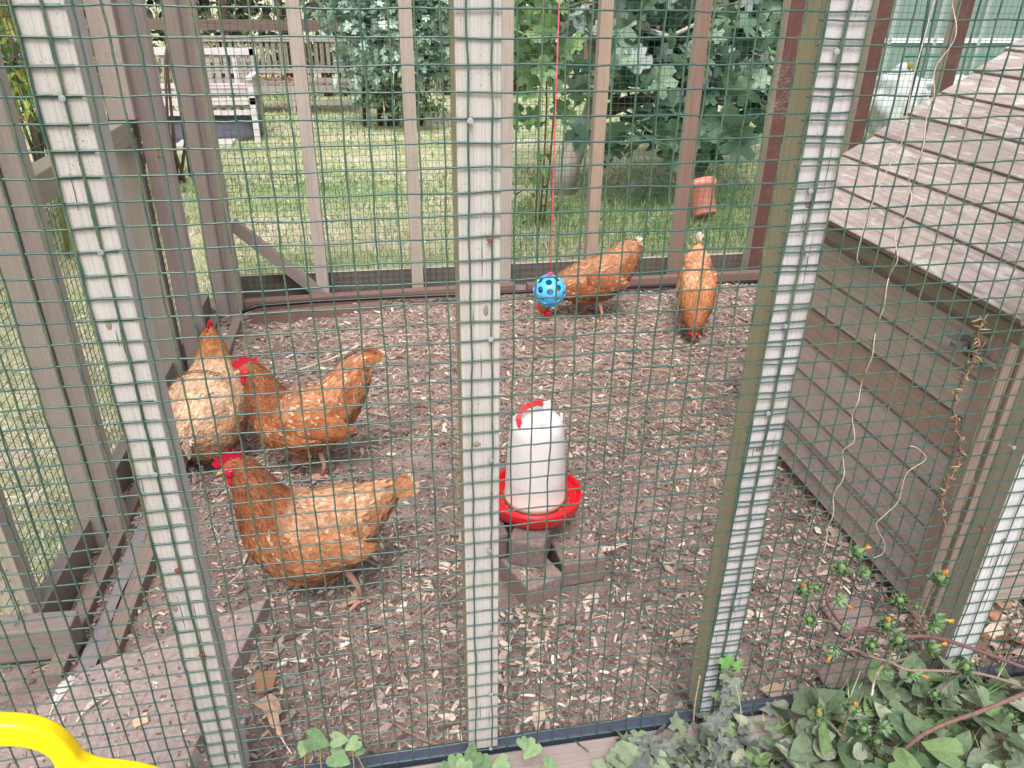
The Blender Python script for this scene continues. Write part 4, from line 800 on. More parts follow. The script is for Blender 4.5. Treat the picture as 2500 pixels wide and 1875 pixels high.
b = MB(); b.box((-.20, 7.45, .43), (.05, .42, .028), col=srgb(170, 162, 158), long=1); b.build('armrest', M_wood, lb)
b = MB(); b.box((-.53, 7.28, .07), (.62, .03, .035), col=srgb(160, 152, 146)); b.build('stretcher', M_wood, lb)
b = MB(); R2 = np.random.default_rng(9); leaves(b, OVATE, np.c_[R2.uniform(-1.15, -.85, 60), R2.uniform(7.3, 7.5, 60), R2.uniform(.27, .30, 60)], (.03, .05), [srgb(168, 104, 70), srgb(140, 90, 66)], R2, .3)
tag(b.build('fallen_leaves', M_leafm), 'little heap of rusty fallen leaves on the seat of the long grey bench', 'leaves', kind='stuff')
fe = thing('rail_fence', (0, 8.2, -.03), 'dark brown post and rail fence in front of the far hedge', 'fence')
b = MB(); b.beam((-4.5, 8.15, .72), (4.5, 8.15, .70), .035, .10, col=srgb(112, 96, 90)); b.build('rail', M_brown, fe)
for k in range(5):
    b = MB(); b.box((-4 + k * 2.1, 8.2, .42), (.09, .09, .9), col=srgb(108, 92, 86)); b.build('post', M_brown, fe)
# ---- pot
R2 = np.random.default_rng(10); pc = V(1.66, 3.12, .02)
b = MB(); b.lathe((0, 0, 0), [(0, .004), (.052, .0), (.056, .004), (.070, .125), (.080, .126), (.083, .160), (.078, .160), (.070, .128), (.052, .010), (0, .010)], 36, srgb(222, 142, 128))
Rt = np.asarray(Matrix.Rotation(math.radians(-6), 3, 'Y') @ Matrix.Rotation(math.radians(-33), 3, 'X')); b.v = [q * 1.18 @ Rt.T + pc for q in b.v]
single(b, 'flower_pot', M_plast, 'salmon pink plastic flower pot tilted in the long grass beyond the back fence', 'flower pot')
b = MB(); grass(b, 500, 1.5, 1.85, 3.0, 3.1, .02, .05, 71, .05); tag(b.build('pot_grass', M_leaf), 'green grass tufts growing round the foot of the pink pot', 'grass', kind='stuff')
# ---- things beyond on the right
gh = thing('greenhouse', (7.5, 8.6, -.03), 'pale blue grey glazed greenhouse with white bars beyond the fence on the far right', 'greenhouse')
for k in range(9):
    b = MB(); b.box((5.3 + k * .62, 8.6, 1.1), (.58, .02, 2.2), col=srgb(112, 132, 128)); b.build('pane', M_plast, gh)
b = MB()
for k in range(10): b.box((5.0 + k * .62, 8.58, 1.1), (.045, .05, 2.25), col=srgb(150, 162, 160))
b.box((7.8, 8.58, .55), (5.7, .045, .05), col=srgb(208, 214, 218)); b.box((7.8, 8.58, 2.2), (5.7, .05, .06), col=srgb(208, 214, 218)); b.build('frame', M_flat, gh)
b = MB(); R2 = np.random.default_rng(12)
def lump(d): return 1 + .16 * math.sin(d[0] * 7 + 1) * math.cos(d[2] * 6) + .10 * math.sin(d[1] * 13 + d[0] * 11)
b.ellip((4.05, 5.1, .30), (.22, .2, .26), None, 40, 28, srgb(178, 184, 184), fn=lump); b.ellip((4.62, 5.2, .36), (.42, .25, .13), None, 40, 28, srgb(172, 178, 178), fn=lump)
single(b, 'dust_sheet', M_flat, 'crumpled white sheet draped over garden things beyond the fence on the right', 'sheet')
ng = thing('net_frame', (2.7, 3.0, -.03), 'dark green tubular frame with a crossbar beyond the fence on the right', 'frame')
b = MB(); b.tube([P(2014, -40, 3.0), P(1985, 130, 3.0), P(1935, 330, 3.0)], .008, 8, srgb(40, 70, 66)); b.build('upright', M_flat, ng)
b = MB(); b.tube([P(1955, 122, 3.0), P(2240, 122, 3.0)], .005, 8, srgb(30, 120, 92)); b.build('crossbar', M_flat, ng)
b = MB(); b.ellip(P(1966, 142, 2.98), (.014, .008, .022), None, 12, 8, srgb(150, 140, 60)); b.build('tag', M_flat, ng)
# teal support wire beside the right post
b = MB(); b.tube([P(1878, -30, .06), P(1868, 60, .06), P(1820, 290, .06), P(1790, 380, .07)], .0018, 6, srgb(30, 140, 110)); single(b, 'garden_wire', M_flat, 'bright green plastic coated wire running down beside the right front post', 'wire')

# ------------------------------------------------------------------ litter things
b = MB(); b.tube([G(905, 872, .014), G(935, 880, .013), G(965, 893, .012), G(1003, 908, .012)], [.004, .007, .0075, .007], 10, srgb(140, 112, 102)); single(b, 'stick', M_chip, 'short thick brown stick lying left of the middle post in the run', 'stick', 'sticks on the ground')
b = MB(); b.tube([G(838, 1550, .012), G(870, 1575, .012), G(905, 1592, .013), G(945, 1610, .013), G(990, 1618, .014)], [.003, .0035, .004, .0045, .004], 8, srgb(142, 116, 100)); single(b, 'stick', M_chip, 'thin curved brown stick by the foot of the middle front post', 'stick', 'sticks on the ground')
b = MB(); b.tube([G(1290, 790, .01), G(1370, 795, .012), G(1455, 802, .01)], [.002, .003, .002], 6, srgb(184, 150, 128)); single(b, 'stick', M_chip, 'long thin tan stick on the chips between the feeder and the pecking hens', 'stick', 'sticks on the ground')
def feather(pa, pb, w0, col, label, z=.014, curl=.15, quill=WHITE, tipc=None):
    a, c = G(*pa, z), G(*pb, z); L = np.linalg.norm(c - a); d = (c - a) / L; s_ = nrm(np.cross((0, 0, 1), d)); b = MB(); n = 22; vs = []; R_ = np.random.default_rng(int(pa[0]))
    ctr = [a + d * L * t + s_ * curl * L * math.sin(t * PI) * .5 + V(0, 0, .006 * math.sin(t * PI)) for t in np.linspace(0, 1, n)]
    b.tube(ctr, np.linspace(.0013, .0003, n), 6, tuple(quill))
    for i in range(4, n - 1):
        t = i / n; wd_ = w0 * math.sin(min(1, (t - .12) * 1.6) * PI * .5) * (1 if t < .75 else (1 - t) / .25 * .8 + .2)
        for sg in (-1, 1):
            if R_.random() < .08: continue
            r = ctr[i]; r2 = ctr[i + 1]; tip = r + d * L * .07 + s_ * sg * wd_; cc = col if tipc is None or t < .6 else tipc
            b.add([r, r2, r2 + (tip - r) * .96 + V(0, 0, -.002), tip + V(0, 0, -.002)], [(0, 1, 2, 3)], tuple(np.array(cc) * R_.uniform(.88, 1.08)))
    single(b, 'feather', M_feath, label, 'feather', 'feathers on the ground')
feather((630, 1628), (590, 1520), .010, srgb(222, 176, 152), 'large pinkish feather lying near the front rail right of the left post', .02)
feather((103, 1560), (155, 1462), .012, srgb(216, 212, 210), 'white feather lying above the yellow handle by the left fence', .03, .06)
feather((165, 1560), (240, 1490), .010, srgb(196, 186, 176), 'dull grey brown feather on the dusty slab next to a white feather', .035)
feather((1352, 1176), (1290, 1184), .010, srgb(214, 196, 176), 'curled pale feather lying right of the bricks', .016, .3)
feather((640, 800), (770, 745), .007, srgb(226, 190, 160), 'long pale feather on the chips beyond the rust coloured hen', .02, -.2)
def down(px, py, r, label, col=srgb(206, 196, 192), n=260):
    c = G(px, py, .012); b = MB(); R_ = np.random.default_rng(int(px))
    for q in range(n):
        d = nrm(V(R_.normal(), R_.normal(), abs(R_.normal()) * .5)); e = d + R_.normal(0, .4, 3); b.tube([c, c + d * r * .3, c + d * r * .3 + e * r * .3], [.0006, .0005, .0002], 3, tuple(np.array(col) * R_.uniform(.8, 1.05)), cap=False)
    single(b, 'down_feather', M_feath, label, 'feather', 'fluffy down on the ground')
down(622, 1472, .022, 'big fluffy white down feather on the chips right of the slab'); down(690, 1478, .014, 'small fluffy white down feather right of the big one'); down(745, 1500, .012, 'faint white down further right along the chips'); down(1395, 1150, .016, 'white down on the chips right of the feeder'); down(1360, 780, .018, 'white down beyond the feeder near the pecking hen'); down(640, 1590, .016, 'white down by the large pinkish feather')
def scrap(pts, col, label, z=.012, th=.004):
    q = [G(x, y, z) for x, y in pts]; n = len(q); b = MB(); vs = [p_ + V(0, 0, th) for p_ in q] + q
    b.add(vs, [tuple(range(n)), tuple(range(2 * n - 1, n - 1, -1))] + [(i, n + i, n + (i + 1) % n, (i + 1) % n) for i in range(n)], col, np.array(vs)); single(b, 'wood_scrap', M_wood, label, 'wood scrap', 'wood scraps on the ground', .0008)
scrap([(548, 1522), (585, 1500), (602, 1512), (610, 1540), (590, 1552)], srgb(186, 160, 138), 'pale flat wood scrap beside the large pinkish feather')
scrap([(552, 1455), (600, 1450), (590, 1492), (556, 1500)], srgb(158, 118, 92), 'orange brown splintered wood scrap above the pinkish feather')
scrap([(1150, 1530), (1172, 1525), (1180, 1550), (1160, 1585), (1150, 1560)], srgb(190, 168, 150), 'pale jagged wood scrap near the front rail right of the middle post')
scrap([(1640, 1490), (1672, 1476), (1690, 1482), (1700, 1502), (1668, 1510), (1655, 1502)], srgb(176, 150, 132), 'large tan wood scrap right of the right front post')
scrap([(1450, 1374), (1474, 1358), (1490, 1364), (1488, 1384), (1468, 1392), (1460, 1384)], srgb(184, 160, 142), 'pale wood scrap left of the right front post')
scrap([(286, 1560), (318, 1540), (322, 1560), (290, 1575)], srgb(214, 190, 162), 'pale splinter lying on the dusty slab', .033)
def rock(px, py, r, label, col):
    c = G(px, py, 0); b = MB(); b.ellip(c + V(0, 0, r[2] * .5), r, None, 24, 16, col, fn=lambda d: (abs(d[0]) ** 3.5 + abs(d[1]) ** 3.5 + abs(d[2]) ** 3.5) ** (-1 / 3.5) * (1 + .06 * math.sin(d[0] * 8 + d[2] * 5) + .04 * math.sin(d[1] * 15)))
    single(b, 'stone', M_stone, label, 'stone', 'stones by the hen house')
rock(1835, 1345, (.05, .045, .022), 'pinkish grey stone by the near corner of the hen house', srgb(142, 122, 120)); rock(1850, 1470, (.075, .035, .018), 'dusty brown stone just behind the front mesh under the flowering weed', srgb(136, 118, 112))
# dead leaves at right bottom
b = MB(); R2 = np.random.default_rng(15); n = 150; leaves(b, OVATE, np.c_[R2.uniform(.9, 1.4, n), R2.uniform(.03, .35, n), R2.uniform(.01, .035, n)], (.03, .06), [srgb(190, 160, 138), srgb(166, 124, 100), srgb(206, 184, 164), srgb(140, 104, 90)], R2, .3)
tag(b.build('dead_leaves', M_leafm, origin=(0, 0, 0)), 'brown and pale dead leaves under the front of the hen house', 'dead leaves', kind='stuff')

# ------------------------------------------------------------------ twine, vine, cobweb on the mesh
def crop(ox, oy): return lambda x, y, Y=-.006: P((ox + x * .38584) / KS, (oy + y * .38584) / KS, Y)
c3, c6, cb = crop(1650, 0), crop(1650, 620), crop(1650, 1235)
TW = srgb(188, 174, 160)
pts = [c3(1750, -40), c3(1770, 100), c3(1740, 270), c3(1650, 450), c3(1620, 600), c3(1610, 700), c3(1560, 900), c3(1490, 1100), c3(1490, 1230), c3(1440, 1380), c3(1395, 1500), c3(1390, 1640), c6(1370, 130), c6(1320, 230), c6(1310, 380), c6(1250, 560), c6(1220, 700), c6(1170, 880), c6(1130, 960), c6(1125, 1050), c6(1120, 1170), c6(1070, 1250), c6(1060, 1380), c6(1010, 1500), c6(1000, 1600), cb(970, 100), cb(965, 180), cb(930, 270), cb(920, 370), cb(890, 430)]
b = MB(); pp = cr(pts, 160); pp[:, 1] += np.sin(np.arange(160) * .5) * .004 ; b.tube(pp, .00065, 6, TW); single(b, 'dry_tendril', M_chip, 'long pale dry tendril winding down the right hand mesh', 'dry stem', 'dry stems on the right mesh')
b = MB(); b.tube(cr([c3(1645, -30), c3(1600, 130), c3(1560, 280), c3(1500, 500), c3(1460, 720), c3(1430, 900), c3(1350, 1050), c3(1230, 1320), c3(1150, 1600), c6(1160, 60)], 80), np.linspace(.0008, .0004, 80), 6, TW); single(b, 'dry_tendril', M_chip, 'thin straight pale tendril left of the long winding one', 'dry stem', 'dry stems on the right mesh')
b = MB(); b.tube(cr([c6(1480, 1215), c6(1530, 1230), c6(1580, 1300), c6(1460, 1390), c6(1410, 1560), cb(1330, 50), cb(1270, 110), cb(1280, 160), cb(1320, 230), cb(1310, 300), cb(1250, 330)], 80), .00055, 6, TW); single(b, 'dry_tendril', M_chip, 'short kinked pale tendril above the flowering weed', 'dry stem', 'dry stems on the right mesh')
b = MB(); R2 = np.random.default_rng(16); vp = cr([c6(1930, 400), c6(1905, 600), c6(1850, 720), c6(1800, 860), c6(1760, 1000), c6(1800, 1200), c6(1790, 1320), c6(1730, 1420), c6(1680, 1560), cb(1700, 60), cb(1690, 200)], 120)
vp += np.c_[np.sin(np.arange(120) * .8), np.cos(np.arange(120) * .8), np.zeros(120)] * .0022; b.tube(vp, R2.uniform(.0007, .0018, 120), 5, srgb(136, 108, 92))
for q in range(90):
    i = R2.integers(0, 120); d = nrm(R2.normal(size=3)); c = vp[i]; cc = [srgb(132, 102, 88), srgb(150, 148, 104), srgb(118, 92, 84)][R2.integers(0, 3)]; b.tube([c, c + d * .005, c + d * .008 + R2.normal(0, .004, 3)], [.0014, .0012, .0004], 4, cc)
single(b, 'dead_vine', M_chip, 'twisted brown dead vine clinging to the mesh near the far right post', 'vine')
b = MB(); R2 = np.random.default_rng(17)
for (px, py, rr) in ((1690, 160, .035), (1700, 225, .03)):
    c = P(px, py, .10)
    for q in range(22):
        a = c + R2.normal(0, rr * .5, 3); e = c + R2.normal(0, rr * .5, 3) + V(.0, .02, 0); b.tube([a, (a + e) / 2 + V(0, 0, -.004), e], .00010, 3, srgb(220, 220, 220), cap=False)
single(b, 'cobweb', M_flat, 'dusty cobweb strands between the mesh and the dark post left of the right front post', 'cobweb')

# ------------------------------------------------------------------ weeds in front
SPG, SPD = srgb(112, 142, 88), srgb(88, 118, 82); STEMC = srgb(122, 88, 88); DRY = srgb(168, 152, 140)
def bud(b, p, d, r, orange=0, R_=RN):
    d = nrm(d); u = nrm(np.cross(d, (0.1, -1, 0.2))); w_ = np.cross(d, u)
    b.ellip(p + d * r * .6, (r * 1.1, r * .66, r * .66), [d, u, w_], 10, 8, SPG)
    for ring_, (m, L, sp, tw) in enumerate([(8, 1.75, .30, 0), (9, 1.6, .62, .3), (7, 1.25, 1.1, .6), (5, .9, 1.6, .1)]):
        for k in range(m):
            a = 2 * PI * k / m + tw + R_.normal(0, .12); o_ = nrm(math.cos(a) * u + math.sin(a) * w_); dr = nrm(d * math.cos(sp) + o_ * math.sin(sp)); y_ = nrm(np.cross(o_, d)); z_ = np.cross(dr, y_)
            base = p + o_ * r * .35 - d * r * .2; c = [SPG, SPD, srgb(132, 154, 122)][R_.integers(0, 3)]; L_ = L * r * R_.uniform(.8, 1.15); W = r * .95
            vs = [base, base + dr * L_ * .35 + y_ * W * .5 - z_ * r * .1, base + dr * L_ * .35 - y_ * W * .5 - z_ * r * .1, base + dr * L_ * .7 + y_ * W * .3, base + dr * L_ * .7 - y_ * W * .3, base + dr * L_ + o_ * r * .25, base + dr * L_ * .5 + z_ * r * .25]
            b.add(vs, [(0, 1, 6), (0, 6, 2), (1, 3, 6), (2, 6, 4), (3, 5, 6), (4, 6, 5)], c)
    for k in range(34):      # bristles
        a = R_.uniform(0, 6.28); t = R_.uniform(-.2, 1.4); o_ = nrm(math.cos(a) * u + math.sin(a) * w_); s0 = p + d * r * t + o_ * r * .75; b.tube([s0, s0 + (o_ + d * R_.uniform(-.2, .6)) * r * .5], [r * .035, r * .012], 3, srgb(186, 200, 176), cap=False)
    if orange:
        oc = [srgb(206, 132, 44), srgb(222, 168, 62), srgb(178, 118, 78)]
        q = p + d * r * 1.4; b.tube([p + d * r * .9, q + d * r * .8], [r * .28, r * .2], 8, srgb(150, 150, 96))
        for k in range(26):
            a = R_.uniform(0, 6.28); o_ = nrm(math.cos(a) * u + math.sin(a) * w_); e = q + d * r * R_.uniform(.9, 1.7) + o_ * r * R_.uniform(.05, .35); b.tube([q + d * r * .6 + o_ * r * .1, e], [r * .09, r * .10], 4, oc[R_.integers(0, 3)])
def stem(b, pts, r0, r1, col=STEMC, hairs=True, n=40):
    p = cr(pts, n); b.tube(p, np.linspace(r0, r1, n), 8, col)
    if hairs:
        for q in range(n * 5):
            i = RN.integers(0, n); d = nrm(RN.normal(size=3)); b.tube([p[i], p[i] + d * (r0 + .0022)], [.00025, .0001], 3, srgb(186, 170, 160), cap=False)
def weed(label, stems, heads, Y):
    o = thing('flowering_weed', cb(*stems[0][0][0], Y), label, 'weed', 'flowering weeds in front of the fence'); b = MB()
    for pts, r0, r1, col in stems:
        n_ = len(pts); stem(b, [cb(x, y, Y + .012 * math.sin(i * 1.3)) for i, (x, y) in enumerate(pts)], r0, r1, col)
    b.build('stem', M_leafm, o)
    for i, (x, y, tx, ty, r, org) in enumerate(heads):
        b = MB(); p = cb(x, y, Y - .004); d = cb(tx, ty, Y - .008) - p; d = nrm(d) + V(0, -.25, 0); bud(b, p, d, r, org); b.build('flower_head', M_leafm, o)
    return o
w1 = weed('tallest flowering weed, its reddish stem reaching furthest left', [
    ([(2300, 1060), (1980, 940), (1750, 862), (1600, 826), (1460, 825), (1340, 800), (1110, 770), (1040, 738), (970, 640), (958, 560), (1000, 480), (1080, 400), (1130, 300)], .0034, .0018, STEMC),
    ([(950, 560), (900, 555), (845, 553)], .0012, .0010, srgb(120, 132, 92)), ([(1020, 735), (930, 722), (860, 722)], .0012, .001, srgb(140, 116, 104)), ([(1100, 400), (1140, 420)], .001, .001, STEMC), ([(990, 560), (1020, 590)], .001, .001, STEMC),
    ([(1600, 826), (1545, 740), (1570, 640), (1640, 490)], .0016, .0013, srgb(128, 116, 88)), ([(1545, 730), (1490, 660), (1440, 615)], .0015, .0012, STEMC), ([(1545, 700), (1600, 705), (1640, 720)], .0012, .001, STEMC)],
    [(1135, 300, 1210, 240, .0082, 1), (1050, 400, 1040, 330, .0085, 0), (1170, 425, 1240, 410, .0080, 0), (808, 535, 795, 480, .0090, 1), (895, 520, 850, 480, .0060, 0), (1030, 590, 1100, 635, .0082, 1), (855, 722, 790, 680, .0075, 0), (1078, 755, 1090, 830, .0055, 0),
     (1660, 470, 1700, 380, .0100, 1), (1430, 600, 1340, 550, .0085, 0), (1640, 715, 1720, 712, .0090, 1), (1520, 640, 1515, 600, .005, 0), (1620, 760, 1700, 790, .008, 0)], -.06)
w2 = weed('flowering weed with a forked stem, just below the tallest one', [
    ([(2300, 1180), (2100, 1110), (1880, 1055), (1600, 1042), (1460, 1036), (1360, 990), (1250, 958), (1150, 915), (1060, 905)], .0028, .0014, srgb(150, 124, 114)),
    ([(1345, 990), (1362, 920), (1345, 830), (1330, 770)], .0013, .0012, srgb(124, 136, 92)), ([(1370, 992), (1470, 960), (1580, 918)], .0012, .001, srgb(124, 136, 92)), ([(1270, 1070), (1310, 1010), (1345, 990)], .0018, .0016, DRY), ([(1240, 1200), (1252, 1120), (1265, 1070)], .0014, .0016, srgb(214, 206, 196)), ([(1665, 1180), (1720, 1120), (1800, 1055)], .0011, .0012, STEMC)],
    [(1330, 760, 1332, 680, .0095, 1), (1405, 860, 1410, 790, .0095, 0), (1240, 890, 1235, 840, .0075, 0), (1010, 905, 975, 940, .0085, 1), (1600, 900, 1680, 858, .0095, 1), (1490, 1050, 1580, 1068, .0090, 1), (1350, 1040, 1330, 1075, .0065, 0), (1825, 1030, 1845, 960, .0095, 0), (1640, 1195, 1610, 1150, .0075, 0)], -.075)
w3 = weed('flowering weed rising from the leaves at the bottom with two small orange flowers', [
    ([(1020, 1720), (1032, 1560), (1045, 1470), (1075, 1370), (1105, 1290)], .0026, .0018, srgb(138, 120, 100)), ([(1042, 1450), (990, 1390), (935, 1345)], .0012, .001, srgb(140, 130, 100)), ([(1050, 1475), (1120, 1450), (1175, 1425)], .0013, .0012, STEMC), ([(1180, 1430), (1280, 1420)], .001, .001, STEMC), ([(1330, 1720), (1290, 1620), (1255, 1550)], .0016, .0012, STEMC)],
    [(905, 1320, 885, 1250, .0092, 1), (1105, 1290, 1140, 1190, .0090, 1), (1185, 1420, 1180, 1340, .0090, 0), (1300, 1400, 1390, 1410, .0100, 0), (1260, 1500, 1300, 1440, .0080, 0), (1480, 1640, 1502, 1570, .0100, 1), (1700, 1620, 1740, 1580, .009, 0), (2120, 1330, 2080, 1290, .0095, 0)], -.10)
b = MB(); stem(b, [cb(x, y, -.14) for x, y in [(2300, 1150), (2100, 1230), (1900, 1310), (1700, 1380), (1560, 1450), (1450, 1540), (1380, 1650), (1360, 1740)]], .0036, .0030, srgb(128, 96, 92), True, 70); single(b, 'bramble_stem', M_leafm, 'thick bristly reddish stem arching across the bottom right corner', 'stem')
# broad leaves
def vein_leaves(b, tm, loc, size, cols, R_, tilt, droop=0.): leaves(b, tm, loc, size, cols, R_, tilt, droop, .18)
LG1 = [srgb(124, 136, 114), srgb(110, 126, 102), srgb(140, 148, 126), srgb(98, 116, 88), srgb(112, 136, 90), srgb(84, 104, 76)]
R2 = np.random.default_rng(90)
bw = thing('bindweed', (.62, -.12, 0), 'mat of broad dusty grey green leaves at the lower right along the fence foot', 'creeping plant')
b = MB(); n = 300; x = R2.uniform(.33, 1.15, n); y = R2.uniform(-.27, -.02, n); z = .03 + .06 * R2.random(n) + .02 * (x > .5); vein_leaves(b, HEART, np.c_[x, y, z], (.026, .058), LG1, R2, .3)
n = 45; vein_leaves(b, HEART, np.c_[R2.uniform(.52, 1.05, n), R2.uniform(-.09, -.02, n), R2.uniform(.06, .13, n)], (.03, .055), LG1, R2, .5)
n = 40; vein_leaves(b, OVATE, np.c_[R2.uniform(.3, .95, n), R2.uniform(-.22, -.05, n), R2.uniform(.05, .1, n)], (.04, .07), LG1, R2, .4); b.build('leaves', M_leafm, bw)
b = MB()
for q in range(40):
    x = R2.uniform(.3, 1.1); y = R2.uniform(-.24, -.04); b.tube(cr([(x, y, .005), (x + R2.normal(0, .03), y, .04), (x + R2.normal(0, .06), y + R2.normal(0, .03), .07)], 8), .0009, 5, srgb(150, 150, 110))
b.build('stem', M_leafm, bw)
iv = thing('ivy', (.34, -.06, 0), 'dark grey green ivy at the foot of the right front post, climbing it a little', 'ivy')
b = MB(); IC = [srgb(104, 108, 104), srgb(116, 122, 114), srgb(90, 96, 92), srgb(118, 130, 106)]
n = 170; vein_leaves(b, IVY, np.c_[R2.normal(.33, .08, n), R2.uniform(-.14, -.015, n), R2.uniform(.03, .085, n)], (.024, .038), IC, R2, .45)
L = np.array([P(1572 + R2.normal(0, 12), yy, -.012 - .01 * R2.random()) for yy in R2.uniform(1450, 1600, 34)]); Rr = np.array([[nrm(V(R2.normal(0, .4), -.25, -1)), None, None] for _ in L], dtype=object)
rots = []
for q in range(len(L)):
    X_ = nrm(V(R2.normal(0, .6), -.3, -1 + R2.normal(0, .5))); Z_ = nrm(V(R2.normal(0, .3), -1, .5)); Y_ = nrm(np.cross(Z_, X_)); rots.append([X_, Y_, np.cross(X_, Y_)])
s_ = R2.uniform(.018, .03, len(L)); b.scatter(IVY[0], IVY[1], L, np.array(rots), np.c_[s_, s_, s_], np.array(IC)[R2.integers(0, 4, len(L))] * 1.05)
for (px, py, sz_) in ((1565, 1420, .030), (1590, 1428, .024), (1556, 1490, .02), (1545, 1560, .02)):
    X_ = nrm(V(.3, -.3, -1)); Z_ = nrm(V(0, -1, .5)); Y_ = nrm(np.cross(Z_, X_)); b.scatter(IVY[0], IVY[1], np.array([P(px, py, -.014)]), np.array([[X_, Y_, np.cross(X_, Y_)]]), np.array([[sz_] * 3]), np.array([srgb(104, 150, 84)]))
b.build('leaves', M_leafm, iv)
b = MB(); b.tube(cr([P(1500, 1640, -.02), P(1540, 1590, -.012), P(1560, 1520, -.008), P(1568, 1430, -.006)], 20), .0016, 6, srgb(110, 92, 78)); b.build('stem', M_leafm, iv); b = MB(); b.tube(cr([P(1498, 1600, -.02), P(1500, 1530, -.014), P(1512, 1460, -.008)], 20), .0014, 6, srgb(176, 150, 128))
b.build('stem', M_leafm, iv); b = MB(); b.tube(cr([P(1560, 1640, -.05), P(1600, 1560, -.05), P(1590, 1480, -.04)], 20), .0007, 5, srgb(196, 204, 170)); b.build('stem', M_leafm, iv)
def small_plant(label, spots, cols, seed, sz=(.03, .045)):
    R_ = np.random.default_rng(seed); p0 = P(*spots[0][:2], spots[0][2]); o = thing('creeping_plant', (p0[0], p0[1], 0), label, 'creeping plant', 'small creeping plants at the front rail'); b = MB(); st_ = MB()
    for (px, py, Y, s_) in spots:
        p = P(px, py, Y); X_ = nrm(V(R_.normal(0, 1), -.6, R_.normal(0, .3))); Z_ = nrm(V(R_.normal(0, .25), -.6, 1)); Y_ = nrm(np.cross(Z_, X_)); X_ = np.cross(Y_, Z_)
        b.scatter(HEART[0], HEART[1], np.array([p - X_ * s_ * .5]), np.array([[X_, Y_, Z_]]), np.array([[s_] * 3]), np.array([cols[R_.integers(0, len(cols))]]))
        st_.tube(cr([V(p[0] + R_.normal(0, .02), Y, .0), p + V(.0, 0, -.02), p], 8), .0009, 5, srgb(176, 156, 116))
    b.build('leaves', M_leafm, o); st_.build('stem', M_leafm, o)
GL = [srgb(112, 138, 100), srgb(126, 150, 110), srgb(98, 124, 88)]
small_plant('small creeping plant with heart shaped leaves at the front rail right of the left post', [(688, 1602, -.05, .036), (655, 1620, -.05, .022), (735, 1598, -.05, .026), (760, 1610, -.06, .024), (735, 1640, -.06, .034), (775, 1625, -.06, .016)], GL, 3)
small_plant('creeping plant with round leaves in front of the middle post foot', [(1015, 1640, -.065, .036), (985, 1652, -.07, .028), (1045, 1655, -.07, .030), (1080, 1650, -.07, .028), (1000, 1665, -.08, .03), (960, 1668, -.08, .026)], GL, 4)
small_plant('creeping plant with three pale leaves on the rail between the middle and right posts', [(1145, 1622, -.06, .032), (1130, 1608, -.06, .02), (1190, 1650, -.07, .024)], GL, 5)
small_plant('large blotched grey leaf lying on the rail left of the ivy', [(1372, 1640, -.07, .062), (1300, 1662, -.08, .03), (1430, 1660, -.09, .045)], [srgb(128, 142, 114)], 6)
b = MB()
def tuft(b, n, x0, x1, y0, y1, h0, h1, seed):
    R_ = np.random.default_rng(seed)
    for q in range(n):
        x, y = R_.uniform(x0, x1), R_.uniform(y0, y1); h = R_.uniform(h0, h1); a = R_.uniform(0, 6.28); ln = R_.uniform(.2, .9) * h; d = V(math.cos(a), math.sin(a)); c = GP[R_.integers(0, 3)] * R_.uniform(.75, 1.1); w_ = R_.uniform(.0008, .0018); s_ = V(-d[1], d[0], 0) * w_; D = V(d[0], d[1], 0)
        p0 = V(x, y, 0); p1 = p0 + D * ln * .3 + V(0, 0, h * .6); p2 = p0 + D * ln + V(0, 0, h * .9)
        b.add([p0 - s_, p0 + s_, p1 + s_ * .8, p1 - s_ * .8, p2], [(0, 1, 2, 3), (3, 2, 4)], tuple(c))
tuft(b, 900, .3, 1.2, -.26, -.03, .03, .11, 91); tuft(b, 160, -.3, .3, -.12, -.05, .02, .05, 92); tuft(b, 120, .55, .9, -.07, -.03, .08, .15, 93)
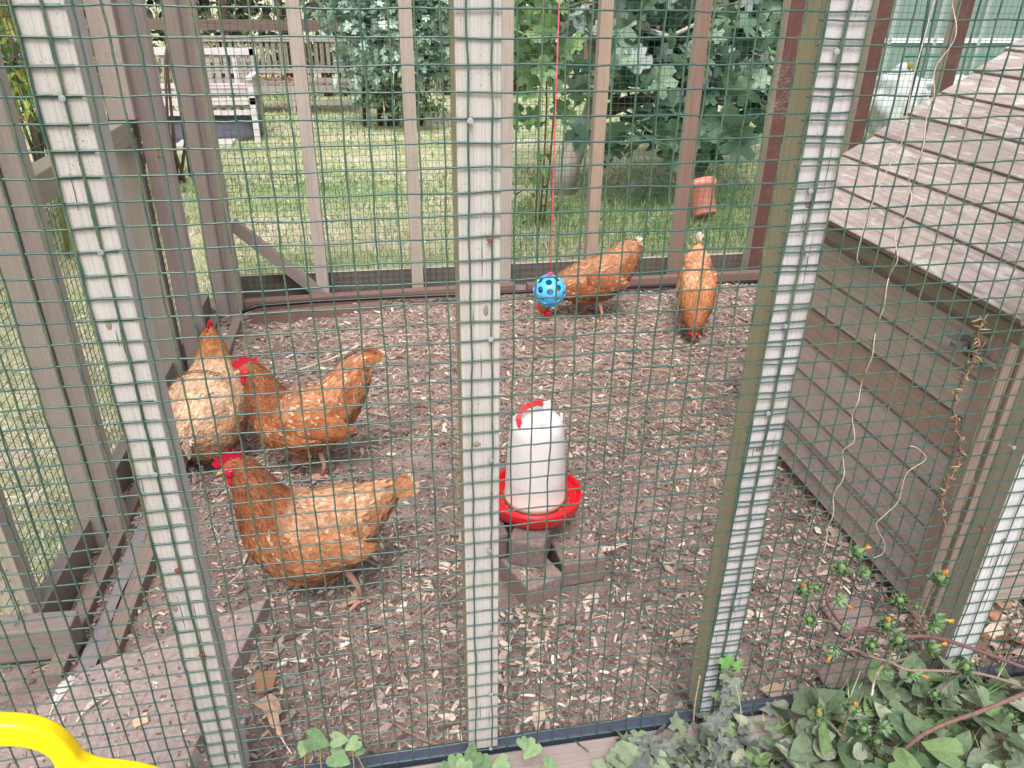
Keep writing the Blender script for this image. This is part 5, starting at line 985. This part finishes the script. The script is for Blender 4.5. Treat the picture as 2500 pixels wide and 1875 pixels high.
tag(b.build('weed_grass', M_leaf, origin=(0, 0, 0)), 'thin green grass blades growing between the leaves in front of the fence', 'grass', kind='stuff')

# ------------------------------------------------------------------ yellow handle in the foreground
cu = bpy.data.curves.new('tmp', 'CURVE'); cu.dimensions = '2D'; cu.fill_mode = 'BOTH'; cu.extrude = .004; cu.bevel_depth = .005; cu.bevel_resolution = 5; cu.resolution_u = 24; cu.offset = -.0045
YH = -.30
def yl(x, y): q = P(x, y, YH); return (q[0] + .5, q[2] - .5)
def spline(pts, closed=True):
    s_ = cu.splines.new('BEZIER'); s_.bezier_points.add(len(pts) - 1)
    for bp, q in zip(s_.bezier_points, pts): bp.co = (*q, 0); bp.handle_left_type = bp.handle_right_type = 'AUTO'
    s_.use_cyclic_u = closed
outer = [(20, 1552), (62, 1556), (100, 1566), (135, 1586), (160, 1612), (182, 1636), (215, 1649), (262, 1654), (318, 1664), (380, 1690), (430, 1760), (400, 1850), (250, 1900), (50, 1905), (-150, 1895), (-330, 1850), (-370, 1760), (-320, 1690), (-240, 1655), (-170, 1640), (-130, 1600), (-80, 1570), (-30, 1554)]
inner = [(20, 1598), (65, 1602), (100, 1615), (122, 1640), (118, 1668), (90, 1690), (40, 1698), (-20, 1694), (-70, 1672), (-85, 1640), (-60, 1612), (-20, 1600)]
spline([yl(*q) for q in outer]); spline([yl(*q) for q in inner])
tmp = bpy.data.objects.new('tmp', cu); sc.collection.objects.link(tmp); dg = bpy.context.evaluated_depsgraph_get(); me = bpy.data.meshes.new_from_object(tmp.evaluated_get(dg)); bpy.data.objects.remove(tmp)
ym, yt, yb = newmat('yellow_plastic'); yb.inputs['Base Color'].default_value = (*srgb(250, 214, 12), 1); yb.inputs['Roughness'].default_value = .3; yb.inputs['Subsurface Weight'].default_value = .1
me.materials.clear(); me.materials.append(ym)
for p_ in me.polygons: p_.use_smooth = True
yo = bpy.data.objects.new('basket_handle', me); sc.collection.objects.link(yo); yo.rotation_euler = (PI / 2, 0, 0); yo.location = (-.5, YH, .5)
tag(yo, 'glossy yellow plastic carrying handle with an oval grip hole in the bottom left corner', 'handle')
